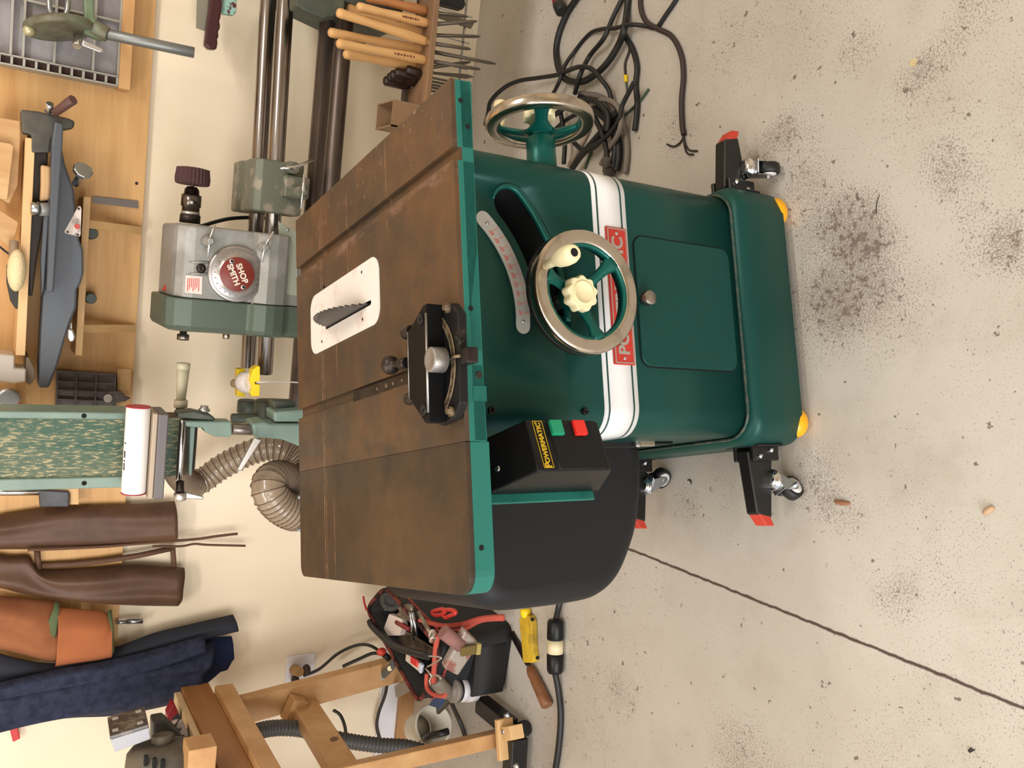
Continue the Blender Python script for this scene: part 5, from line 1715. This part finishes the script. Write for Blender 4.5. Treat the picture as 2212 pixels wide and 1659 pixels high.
tag(o, 'flat grey steel bar lying across the tools in the black bag', 'steel bar')
hm = thing('red_handled_tool', W(870, 1350, z=ZT), 'tool with a dull red grip lying under the pliers in the bag', 'hand tool')
MB().tube([W(857, 1344, z=ZT + .004), W(872, 1352, z=ZT + .004), W(886, 1360, z=ZT)], [.008, .009, .007], 10).build('grip', mat('dull red grip', (132, 40, 44), .5), hm)
sc_ = thing('red_handled_scissors', W(940, 1325, z=ZT), 'red looped handles of scissors poking from the right side of the tool bag', 'scissors')
for pts in ([(934, 1322), (944, 1318), (958, 1316), (962, 1322), (952, 1328), (938, 1328)], [(958, 1326), (962, 1318), (978, 1318), (984, 1324), (972, 1330), (962, 1334)]):
    MB().tube(spline([W(*p, z=.21) for p in pts], 5, True), .0065, 8, True).build('loop', mat('bright red grip', (196, 52, 44), .5), sc_)
ky = thing('spring_clip', W(925, 1432, z=ZT + .06), 'silver snap clip and ring on the tool bag handle', 'clip')
MB().tube(spline([W(*p, z=ZT + .06) for p in ((926, 1417), (950, 1420), (951, 1424), (928, 1438), (923, 1440))], 5), .0026, 8).build('gate', CHROME, ky)
MB().tube(spline([W(*p, z=ZT + .05) for p in ((930, 1478), (928, 1468), (936, 1460), (946, 1460), (952, 1466))], 6), .0032, 8).build('ring', CHROME, ky)
MB().tube([W(920, 1444, z=ZT + .05), W(934, 1462, z=ZT + .05)], .0035, 8).build('link', CHROME, ky)
uk = thing('utility_knife', W(896, 1432, z=ZT), 'white and red utility knife against the left rim of the tool bag', 'knife')
MB().beam(W(880, 1418, z=ZT + .02), W(912, 1444, z=ZT + .02), .026, .014, Z).build('body', mat('cream knife body', (214, 200, 184), .4), uk, bevel=.003)
MB().beam(W(888, 1424, z=ZT + .029), W(902, 1434, z=ZT + .029), .022, .006, Z).build('slider', mat('bright red slider', (206, 44, 46), .4), uk, bevel=.002)
MB().beam(W(908, 1440, z=ZT + .023), W(912, 1446, z=ZT + .023), .030, .010, Z).build('end_cap', mat('blue white cap', (206, 212, 228), .3), uk, bevel=.002)
o = MB().lathe([(0, .021), (.075, .021), (.075, .018), (.004, .018)], W(956, 1364, y=.952), W(990, 1390, y=.94) - W(956, 1364, y=.952), 24).build('sandpaper_roll', mat('pink brown sandpaper', (142, 100, 94), .85))
tag(o, 'pinkish brown rolled sandpaper standing in the outer pocket of the tool bag', 'sandpaper')
cb = thing('clear_parts_tub', W(1000, 1400, z=.12), 'cloudy clear plastic tub of red and blue oddments in the front of the bag', 'tub')
fr_ = [W(1005, 1362, y=.925), W(958, 1445, y=.95), W(990, 1462, y=.945), W(1036, 1392, y=.925)]
nrm = (fr_[1] - fr_[0]).cross(fr_[3] - fr_[0]).normalized()
if nrm.y > 0:
    nrm = -nrm
b = MB().hexa([fr_[0] - nrm * .035, fr_[1] - nrm * .035, fr_[2] - nrm * .035, fr_[3] - nrm * .035, fr_[0], fr_[1], fr_[2], fr_[3]])
b.build('tub_shell', mat('cloudy clear tub', (170, 158, 146), .25, alpha=.82, col2=(150, 96, 86), scale=14, lo=.55, hi=.62), cb, bevel=.008)
pb_ = thing('paint_brush', W(1005, 1405, z=.17), 'small olive bristle brush lying against the clear tub in the bag', 'brush')
b = MB().beam(W(995, 1408, y=.918), W(1028, 1402, y=.915), .030, .012, -Y)
b.build('bristles', mat('olive bristles', (104, 88, 44), .9, bump=.6, bscale=200), pb_, bevel=.004)
MB().beam(W(1028, 1402, y=.915), W(1037, 1401, y=.914), .032, .013, -Y).build('ferrule', mat('pale olive band', (164, 144, 82), .5), pb_)
jr = thing('glue_jar', W(995, 1490, z=.1), 'white plastic jar with a grey screw lid hung at the bag corner', 'jar')
j0, j1 = W(1026, 1488, z=.09), W(973, 1492, z=.185)
d = j1 - j0
b = MB().lathe([(0, .034), (.004, .038), (d.length * .35, .0385), (d.length * .42, .034), (d.length * .50, .037), (d.length * .72, .036)], j0, d, 28)
b.build('jar_body', mat('milky white jar', (206, 202, 206), .4), jr)
MB().lathe([(d.length * .72, .037), (d.length * .80, .037)], j0, d, 28).build('seal_band', BLACKR, jr)
MB().lathe([(d.length * .80, .0375), (d.length * .93, .0365), (d.length * .95, .033), (d.length * .95, .016), (d.length * .985, .015), (d.length * .985, .008), (d.length * 1.03, .0075)], j0, d, 28).build('jar_lid', mat('dusty grey lid', (128, 118, 110), .6), jr)
o = MB().cyl(W(938, 1466, z=.25), W(966, 1496, z=.19), .023, .024, 20).build('grey_canister', mat('brown grey canister', (124, 112, 100), .5))
tag(o, 'brown grey cylindrical canister beside the white jar on the tool bag', 'canister')
sk = thing('red_nut_driver', W(826, 1405, z=.26), 'nut driver with a red ball handle behind the left rim of the bag', 'nut driver')
MB().ball(W(824, 1408, z=.27), (.014, .013, .017)).build('handle_ball', mat('tomato red plastic', (196, 58, 42), .35), sk)
MB().cyl(W(830, 1414, z=.26), W(842, 1424, z=.24), .010).build('collar', BLACKR, sk)
sd = thing('folding_tool', W(842, 1445, z=.25), 'grey plastic folding tool with a cream dot hooked on the left bag rim', 'folding tool')
MB().beam(W(852, 1432, z=.26), W(828, 1458, z=.25), .024, .014, Z).build('body', mat('grey green plastic', (84, 88, 88), .45), sd, bevel=.003)
MB().cyl(W(842, 1444, z=.265), W(842, 1444, z=.268), .0085, n=16).build('dot', CREAMP, sd)
MB().beam(W(829, 1456, z=.251), W(823, 1463, z=.249), .022, .010, Z).build('tip', mat('pale blue tip', (164, 184, 200), .4), sd, bevel=.002)
lv2 = thing('clear_level', W(885, 1478, z=.2), 'cloudy clear tool case with a lime dot hanging on the left of the bag', 'tool case')
MB().beam(W(858, 1494, z=.20), W(905, 1466, z=.21), .040, .018, Z).build('body', mat('cloudy grey case', (136, 124, 108), .35, alpha=.85), lv2, bevel=.004)
MB().cyl(W(896, 1478, z=.219), W(896, 1478, z=.222), .0075, n=16).build('dot', mat('lime dot', (176, 190, 70), .5), lv2)
o = zslab(MB(), [(936, 1505), (958, 1506), (950, 1522), (944, 1530), (926, 1524)], .19, .012).build('blue_scraper', mat('deep blue plastic', (34, 70, 124), .45), bevel=.002)
tag(o, 'deep blue scraper sticking out at the lower left of the tool bag', 'scraper')
o = MB().beam(W(976, 1506, z=.16), W(946, 1536, z=.12), .020, .012, Z).build('black_file', BLACKP, bevel=.002)
tag(o, 'black and olive handled file sticking out below the blue scraper', 'file')

# ------------------------------------------------------------------ loose things on the floor at the left
cs = thing('wood_chisel', W(1145, 1445, z=.015), 'wood chisel with a turned brown handle lying on the floor by the bag', 'chisel')
a_, c_, d_ = W(1106, 1369, z=.004), W(1140, 1432, z=.012), W(1182, 1523, z=.019)
MB().beam(a_, c_, .024, .006, Z).build('blade', DARKM, cs, bevel=.001)
MB().tube([c_, W(1144, 1441, z=.014)], .006, 10).build('tang', DARKM, cs)
b = MB().lathe([(0, .010), (.006, .0125), (.022, .0165), (.034, .0150), (.046, .0165), (.09, .0180), ((d_ - c_).length * .86, .0185), ((d_ - c_).length * .88, .016)], W(1144, 1441, z=.0185), (d_ - W(1144, 1441, z=.0185)), 22)
b.build('handle', mat('varnished brown handle', (132, 86, 56), .45, col2=(106, 66, 40), scale=30), cs)
yg = thing('yellow_gauge', W(1148, 1378, z=.012), 'yellow plastic stud finder bar with faint print lying beside the chisel', 'gauge')
MB().prism([(W(*p, z=.002).x, W(*p, z=.002).y) for p in ((1133, 1334), (1154, 1328), (1160, 1340), (1162, 1400), (1166, 1424), (1160, 1430), (1142, 1430), (1138, 1384))], (0, 0, .001), X, Y, .022).build('body', mat('mustard yellow plastic', (216, 180, 52), .5, col2=(190, 152, 44), scale=24), yg, bevel=.003)
for p in ((1150, 1338), (1161, 1421)):
    MB().cyl(W(*p, z=.0228), W(*p, z=.0238), .0055, n=14).build('screw_hole', BLACKIN, yg)
for i in range(5):
    MB().obox(W(1143 + i * 4, 1380 + i * .5, z=.0232), (.028, .0022, .0006), (V3(-.98, -.2, 0).normalized(), V3(.2, -.98, 0).normalized(), Z)).build('print_line', mat('olive print', (140, 120, 60), .6), yg)
o = MB().lathe([(0, .016), (.010, .017), (.024, .014), (.027, .008)], W(1134, 1322, z=.016) + X * .01, (-.8, -.3, 0), 20).build('yellow_plug', YEP)
tag(o, 'small bright yellow plug on the floor against the black motor cover', 'plug')
cp = thing('cord_connector', W(1203, 1395, z=.02), 'black and cream round twist lock cord connector on the floor', 'connector')
a_, c_ = W(1200, 1337, z=.025), W(1199, 1456, z=.025)
d = c_ - a_
Lc = d.length
b = MB().lathe([(0, .013), (.002, .021), (.008, .0235), (Lc * .36, .0245), (Lc * .38, .022)], a_, d, 28)
b.build('socket_body', BLACKP, cp)
MB().lathe([(Lc * .37, .0225), (Lc * .63, .0225)], a_, d, 28).build('cream_collar', mat('cream nylon collar', (222, 206, 168), .4), cp)
MB().lathe([(Lc * .62, .022), (Lc * .64, .0245), (Lc * .93, .0235), (Lc * .98, .020), (Lc, .011)], a_, d, 28).build('plug_body', BLACKP, cp)
cord([S_ for S_ in (W(1212, 1290, z=.009), W(1207, 1310, z=.012), W(1201, 1338, z=.023))], .0085, 'saw_power_cord', 'black power cord from under the motor cover to the round connector', 'cord', n=10)
cord([W(1199, 1454, z=.023), W(1206, 1490, z=.012), W(1211, 1540, z=.010), W(1208, 1600, z=.010), W(1196, 1680, z=.010), W(1165, 1800, z=.010), W(1140, 2000, z=.010)], .0092, 'supply_cord', 'thick black supply cord running from the connector to the bottom left edge', 'cord', n=10)

# ------------------------------------------------------------------ turning tools in the rack, upper right
WDH = mat('pale ash handle', (222, 174, 116), .45, col2=(206, 156, 98), scale=18, stretch=(1, 1, .2))
WDB = mat('brown ash handle', (182, 122, 72), .45, col2=(160, 104, 60), scale=18, stretch=(1, 1, .2))
HSS = mat('grey tool steel', (122, 114, 104), .4, .8)
INK = mat('dark red burnt print', (110, 56, 44), .6)
tk = thing('tool_rack', V3(.35, 1.12, .43), 'grey brown wooden tool rail holding turning tools under the lathe tubes', 'tool rack')
rz = W(931, 100, y=1.06).z
rx = W(931, 214, y=1.06).x
MB().box((rx - .16, 1.055, rz - .012), (.8, 1.175, rz + .004)).build('rail', mat('weathered brown rail', (150, 116, 84), .6, col2=(126, 96, 70), scale=14, stretch=(.15, 1, 1)), tk, bevel=.002)
xa_, xb_ = W(900, 252, y=1.178).x, W(900, 186, y=1.178).x
MB().box((xa_, 1.176, rz - .004), (xb_, 1.192, W(870, 210, y=1.178).z)).build('end_panel', mat('grey brown panel', (104, 90, 78), .6), tk, bevel=.002)
MB().box((rx + .08, 1.20, rz - .17), (.8, 1.206, rz - .165)).build('wire_rail', ZINC, tk)
for i in range(6):
    x = rx + .06 + i * .075
    MB().box((x, 1.20, rz - .19), (x + .003, 1.203, rz - .012)).build('wire', ZINC, tk)
TT = [((790, -6), (922, 24), (1010, 36), 1.10, 'brown', 'dark brown handled turning gouge nearest the top edge of the photo'),
      ((770, 14), (924, 50), (1030, 46), 1.085, 'pale', 'pale handled turning tool with burnt print, second from the top edge'),
      ((749, 17), (912, 72), (1036, 79), 1.13, 'pale', 'pale handled turning tool mostly hidden behind the third handle'),
      ((727, 26), (922, 90), (1016, 106), 1.075, 'pale', 'pale handled turning tool leaning furthest across the rack, third in front'),
      ((709, 69), (914, 108), (1070, 138), 1.12, 'pale', 'longest reaching pale handled turning tool with its steel tip standing out lowest'),
      ((727, 93), (921, 130), (1037, 150), 1.08, 'pale', 'pale handled turning tool with red brown print above the dark screwdrivers'),
      ((742, 116), (900, 146), (1016, 134), 1.13, 'pale', 'shaded pale handled turning tool next to the dark screwdrivers')]
for (bt, fe, tp, Y0, kind, lab) in TT:
    p0, p1 = W(*bt, y=Y0 + .005), W(*fe, y=Y0)
    t_ = thing('turning_tool', p1, lab, 'turning tool', 'turning tools in the rack')
    L_ = (p1 - p0).length
    hm_ = WDB if kind == 'brown' else WDH
    b = MB().lathe([(0, .006), (.004, .0115), (.014, .0130), (.024, .0120), (.030, .0122), (L_ * .35, .0105), (L_ * .6, .0122), (L_ * .82, .0138), (L_ * .95, .0118), (L_, .0105)], p0, p1 - p0, 20)
    h_ = b.build('handle', hm_, t_)
    tip = W(*tp, y=Y0 + .02)
    dd = (p1 - p0).normalized()
    MB().lathe([(0, .0105), (.018, .0098)], p1, dd, 18).build('ferrule', mat('brass grey ferrule', (128, 112, 92), .4, .8), t_)
    MB().tube([p1 + dd * .015, (p1 + dd * .015).lerp(tip, .9), tip], [.0058, .0050, .0025], 10).build('shaft', HSS, t_)
    if 'print' in lab:
        a = (p1 - p0).normalized()
        sdv = a.cross(-Y).normalized()
        for i in range(7):
            MB().obox(p0.lerp(p1, .62 + .035 * i) + V3(0, -.0132, 0) + sdv * .001, (.005, .0012, .004 + .002 * (i % 2)), (a, Y, a.cross(Y))).build('burnt_mark', INK, h_)
BRN = mat('dark brown fluted plastic', (44, 30, 26), .3)
for i, (bt, fe) in enumerate((((876, 150), (916, 163)), ((852, 155), (908, 170)), ((842, 160), (902, 176)), ((836, 165), (895, 181)), ((828, 173), (884, 187)))):
    Y0 = 1.10 + .012 * i
    p0, p1 = W(*bt, y=Y0), W(*fe, y=Y0)
    pos = ('first', 'second', 'third', 'fourth', 'last')[i]
    t_ = thing('screwdriver', p1, 'dark brown fluted screwdriver, %s of the row of five counted from the turning tools' % pos, 'screwdriver', 'dark screwdrivers in the rack')
    L_ = (p1 - p0).length
    n = 24
    a = (p1 - p0).normalized()
    u_ = a.orthogonal().normalized()
    w_ = a.cross(u_)
    rings = []
    for s, r in ((0, .004), (.03, .0095), (.10, .0125), (.5, .0125), (.78, .0115), (.86, .0085), (1, .0080)):
        rings.append([p0 + a * (s * L_) + (u_ * math.cos(2 * PI * k / n) + w_ * math.sin(2 * PI * k / n)) * r * (1 + .08 * math.cos(6 * 2 * PI * k / n)) for k in range(n)])
    MB().loft(rings).build('handle', BRN, t_)
    tip = p1 + a * .02 + V3(.004, 0, -.13 + .012 * i)
    MB().tube([p1, p1 + a * .015 - Z * .01, tip], .0034, 8).build('shaft', HSS, t_)
for (px, lab, m_) in (([(925, 30), (934, 34), (1018, 62), (1026, 48), (934, 20)], 'flat dark steel blade hanging under the tool rail near the top edge', HSS),
                      ([(940, -20), (942, 6), (975, 14), (1000, 20), (1006, 10), (1000, -20)], 'black leather pouch hanging under the tool rail at the top edge', BLACKR),
                      ([(930, 150), (940, 155), (1010, 160), (1026, 166), (1008, 170), (936, 160)], 'pointed grey steel blade hanging low under the tool rail beside the saw table', HSS)):
    o = slab(MB(), px, 1.19, .006 if m_ is HSS else .03)
    tag(o.build('hanging_pouch' if m_ is BLACKR else 'steel_strip', m_, bevel=.001), lab, 'pouch' if m_ is BLACKR else 'blade')
bx = thing('open_carton', W(860, 260, y=1.0), 'small brown open carton standing behind the right rear edge of the saw table', 'carton')
CARD = mat('brown card', (150, 118, 88), .8)
x0, x1_, z1_ = W(846, 272, y=1.06).x, W(885, 225, y=1.06).x, W(846, 262, y=1.06).z
zc = rz + .0045
b = MB().box((x0, 1.06, zc), (x0 + .004, 1.17, z1_)).box((x1_, 1.06, zc), (x1_ + .004, 1.17, z1_)).box((x0, 1.06, zc), (x1_, 1.064, z1_)).box((x0, 1.166, zc), (x1_, 1.17, z1_)).box((x0, 1.06, zc), (x1_, 1.17, zc + .003))
b.build('carton_wall', CARD, bx)

# ------------------------------------------------------------------ cables on the floor at the right


def G(px, py, z=.0):  # zoomed reading of the upper right part of the photograph
    return W(1000 + px / 3.95, py / 3.95, z=z)


GRYC = mat('grey cable sheath', (122, 112, 104), .55)
GRNC = mat('green earth wire', (66, 84, 66), .6)


def fc_(pts, r, label, m_=BLACKR, name='floor_cable', lift=0):
    pp = [G(p[0], p[1], (p[2] if len(p) > 2 else 0) + r + lift) for p in pts]
    return cord(pp, r, name, label, 'cable', m_, 10)


fc_([(1500, -900), (1180, -420), (1020, -90), (960, 0), (880, 130), (815, 300), (795, 450), (822, 600, .012), (885, 680, .016), (1000, 700, .018), (1110, 650, .018), (1230, 540, .014), (1330, 380, .012), (1375, 250, .02), (1400, 100), (1412, -40), (1440, -300), (1560, -800)], .0095, 'thickest black cable looping on the floor beyond the tilt handwheel')
fc_([(2050, -700), (1960, -300), (1840, -40), (1730, 130), (1650, 235), (1560, 222, .004), (1430, 210, .022), (1300, 240, .024), (1180, 250, .012), (1080, 290), (960, 430), (870, 560, .02), (820, 700, .03), (770, 800, .02)], .0058, 'thin black cable curving from the top edge past the loop to the handwheel')
st_ = [(1600, -800), (1540, -400), (1515, -40), (1525, 100), (1570, 190), (1660, 245), (1780, 310), (1860, 460), (1882, 640), (1866, 850), (1870, 1050), (1885, 1150)]
cbx = thing('stripped_cable', G(1870, 900), 'dark brown cable with three bare wire ends lying alone on the floor at right', 'cable')
MB().tube(spline([G(p[0], p[1], .0075) for p in st_], 8), .0068, 10).build('sheath', mat('dark brown cable sheath', (48, 36, 34), .55), cbx)
for e in ([(1885, 1150), (1860, 1210), (1800, 1250), (1740, 1230)], [(1885, 1150), (1895, 1220), (1930, 1280), (2000, 1288)], [(1885, 1150), (1890, 1240), (1915, 1310), (1965, 1318)]):
    MB().tube(spline([G(p[0], p[1], .004) for p in e], 6), .0024, 6).build('wire_end', CORD, cbx)
fc_([(1660, -800), (1490, -330), (1370, -40), (1280, 150, .012), (1200, 330, .024), (1080, 480, .012), (1000, 640, .034), (955, 800, .02)], .0068, 'straight black cable running diagonally through the thick loop')
fc_([(1360, 280), (1440, 400), (1485, 560), (1475, 720), (1488, 900), (1465, 1115)], .0078, 'black cable with a cut end pointing down at the middle of the floor')
fc_([(190, 1060, .06), (215, 960, .10), (240, 860, .10), (350, 750, .07), (480, 690, .05), (640, 665, .03), (800, 640, .026), (900, 600, .03), (1000, 570, .045), (1100, 590, .04), (1180, 680, .036), (1240, 760, .02), (1268, 850, .012)], .0066, 'black cable arching behind the top of the tilt handwheel')
fc_([(1395, 290), (1420, 420), (1385, 540), (1388, 650)], .0034, 'thin dark wire ending in a yellow wire nut', CORD, 'thin_wire')
o = MB().cyl(G(1388, 645, .006), G(1392, 700, .006), .006, .004).build('wire_nut', YEP)
tag(o, 'small yellow wire nut on the thin wires among the cables', 'wire nut')
fc_([(1392, 700), (1400, 790), (1370, 880), (1350, 930)], .003, 'thin grey green wire under the yellow wire nut', GRNC, 'thin_wire')
fc_([(1585, 760), (1520, 850), (1440, 930), (1370, 990)], .0036, 'thin green wire sticking out to the right from the cable pile', GRNC, 'thin_wire')
fc_([(1080, 900, .02), (1200, 852, .03), (1290, 880, .03), (1350, 980, .03), (1330, 1130, .03), (1250, 1270, .02), (1180, 1400)], .0072, 'light grey cable curling over the black pile beside the cabinet', GRYC)
fc_([(1000, 800), (1180, 830), (1300, 940), (1380, 1100), (1402, 1300), (1385, 1480)], .0085, 'thick grey cable along the outer right of the pile', GRYC)
fc_([(1080, 1100), (1020, 1220), (950, 1330), (900, 1420)], .006, 'pale grey flat cable low in the pile by the cabinet side', mat('pale grey cable', (170, 152, 138), .6))
pile = [([(1000, 830), (1120, 900), (1230, 1010), (1310, 1150), (1330, 1320), (1310, 1460)], .0105, 'outermost thick black cable of the dense pile'),
        ([(1060, 860), (1170, 960), (1260, 1080), (1300, 1240), (1280, 1440)], .009, 'second thick black cable of the dense pile'),
        ([(1310, 960), (1220, 1080), (1100, 1220), (1000, 1340), (930, 1440)], .009, 'black cable crossing the pile diagonally toward the cabinet'),
        ([(820, 900), (850, 1050), (870, 1200), (860, 1400)], .007, 'black cable running down nearest the hub of the tilt handwheel'),
        ([(760, 1000), (900, 900), (1060, 850), (1180, 900), (1240, 1000), (1230, 1120)], .0075, 'black cable curling across the top of the dense pile'),
        ([(1180, 920), (1260, 1000), (1320, 1080), (1350, 1000), (1290, 880)], .0075, 'short tight black coil on the dense pile'),
        ([(930, 1200), (1050, 1290), (1180, 1200), (1240, 1080), (1160, 980), (1040, 960)], .0066, 'black cable forming a low loop inside the pile'),
        ([(760, 1130), (860, 1040), (980, 970), (1080, 960)], .006, 'thin black cable seen through the tilt handwheel'),
        ([(1120, 1000), (1180, 1120), (1220, 1260), (1240, 1440)], .0075, 'black cable running straight down through the middle of the pile'),
        ([(1020, 1280), (1130, 1230), (1240, 1150), (1330, 1020), (1360, 900), (1420, 780), (1460, 700)], .0062, 'black cable leaving the pile toward the cut cable end')]
for i, (pts, r, lab) in enumerate(pile):
    fc_([(p[0], p[1], .006 + .008 * (i % 5)) for p in pts], r, lab)
fc_([(1100, 1290), (1070, 1360), (1040, 1440)], .004, 'thin green wire low in the pile by the cabinet', GRNC, 'thin_wire')
o = MB().lathe([(0, .012), (.02, .012), (.03, .017), (.05, .017)], G(1215, 1360, .05), G(1240, 1440, .03) - G(1215, 1360, .05), 16).build('cable_plug', mat('dark grey plug', (78, 72, 68), .5))
tag(o, 'dark grey plug at the foot of the cable pile against the cabinet', 'plug')
gp = thing('cable_grip_tool', G(820, 40), 'red and black round grip end at the top edge of the floor', 'tool grip')
MB().cyl(G(800, -60, .03), G(815, 40, .03), .017, n=18).build('red_sleeve', mat('dark red sleeve', (120, 34, 34), .5), gp)
MB().cyl(G(815, 36, .03), G(845, 100, .03), .0185, n=18).build('black_end', BLACKR, gp)

# litter on the floor, a screw in the board
for (pts, w, m_, nm_, lab, cat) in (
        ([(1802, 1083), (1818, 1086), (1836, 1088)], .0055, mat('tan wood sliver', (150, 104, 74), .8), 'wood_sliver', 'tan wood sliver on the floor left of the front caster', 'wood chip'),
        ([(2125, 1110), (2134, 1103), (2146, 1095)], .0065, mat('dry leaf tan', (190, 156, 124), .8), 'dry_leaf', 'pale tan leaf scrap lying alone on the near floor', 'leaf'),
        ([(1485, 1038), (1490, 1037), (1493, 1041), (1492, 1046)], .0022, CORD, 'metal_curl', 'tiny dark curl of swarf on the floor between the two left casters', 'swarf'),
        ([(1900, 420), (1894, 440), (1893, 464)], .0010, CORD, 'black_hair', 'fine dark hair lying on the floor in front of the saw', 'hair'),
        ([(2091, 1622), (2098, 1617), (2094, 1624), (2106, 1619)], .0022, CORD, 'tape_scrap', 'tiny black zigzag scrap near the lower left corner of the floor', 'scrap')):
    pp = spline([W(x, y, z=w * .5) for x, y in pts], 5)
    n = len(pp)
    o = MB().tube(pp, [w * (.35 + .65 * math.sin(PI * (i + .5) / n)) for i in range(n)], 6).build(nm_, m_)
    tag(o, lab, cat)
for p, lab in (((295, 396), 'small dark screw in the plywood near its lower edge'),):
    q = W(*p, y=PF)
    o = MB().lathe([(0, .0048), (.001, .0045), (.0012, .002)], (q.x, PF, q.z), -Y, 12).build('board_screw', DARKM)
    tag(o, lab, 'screw')
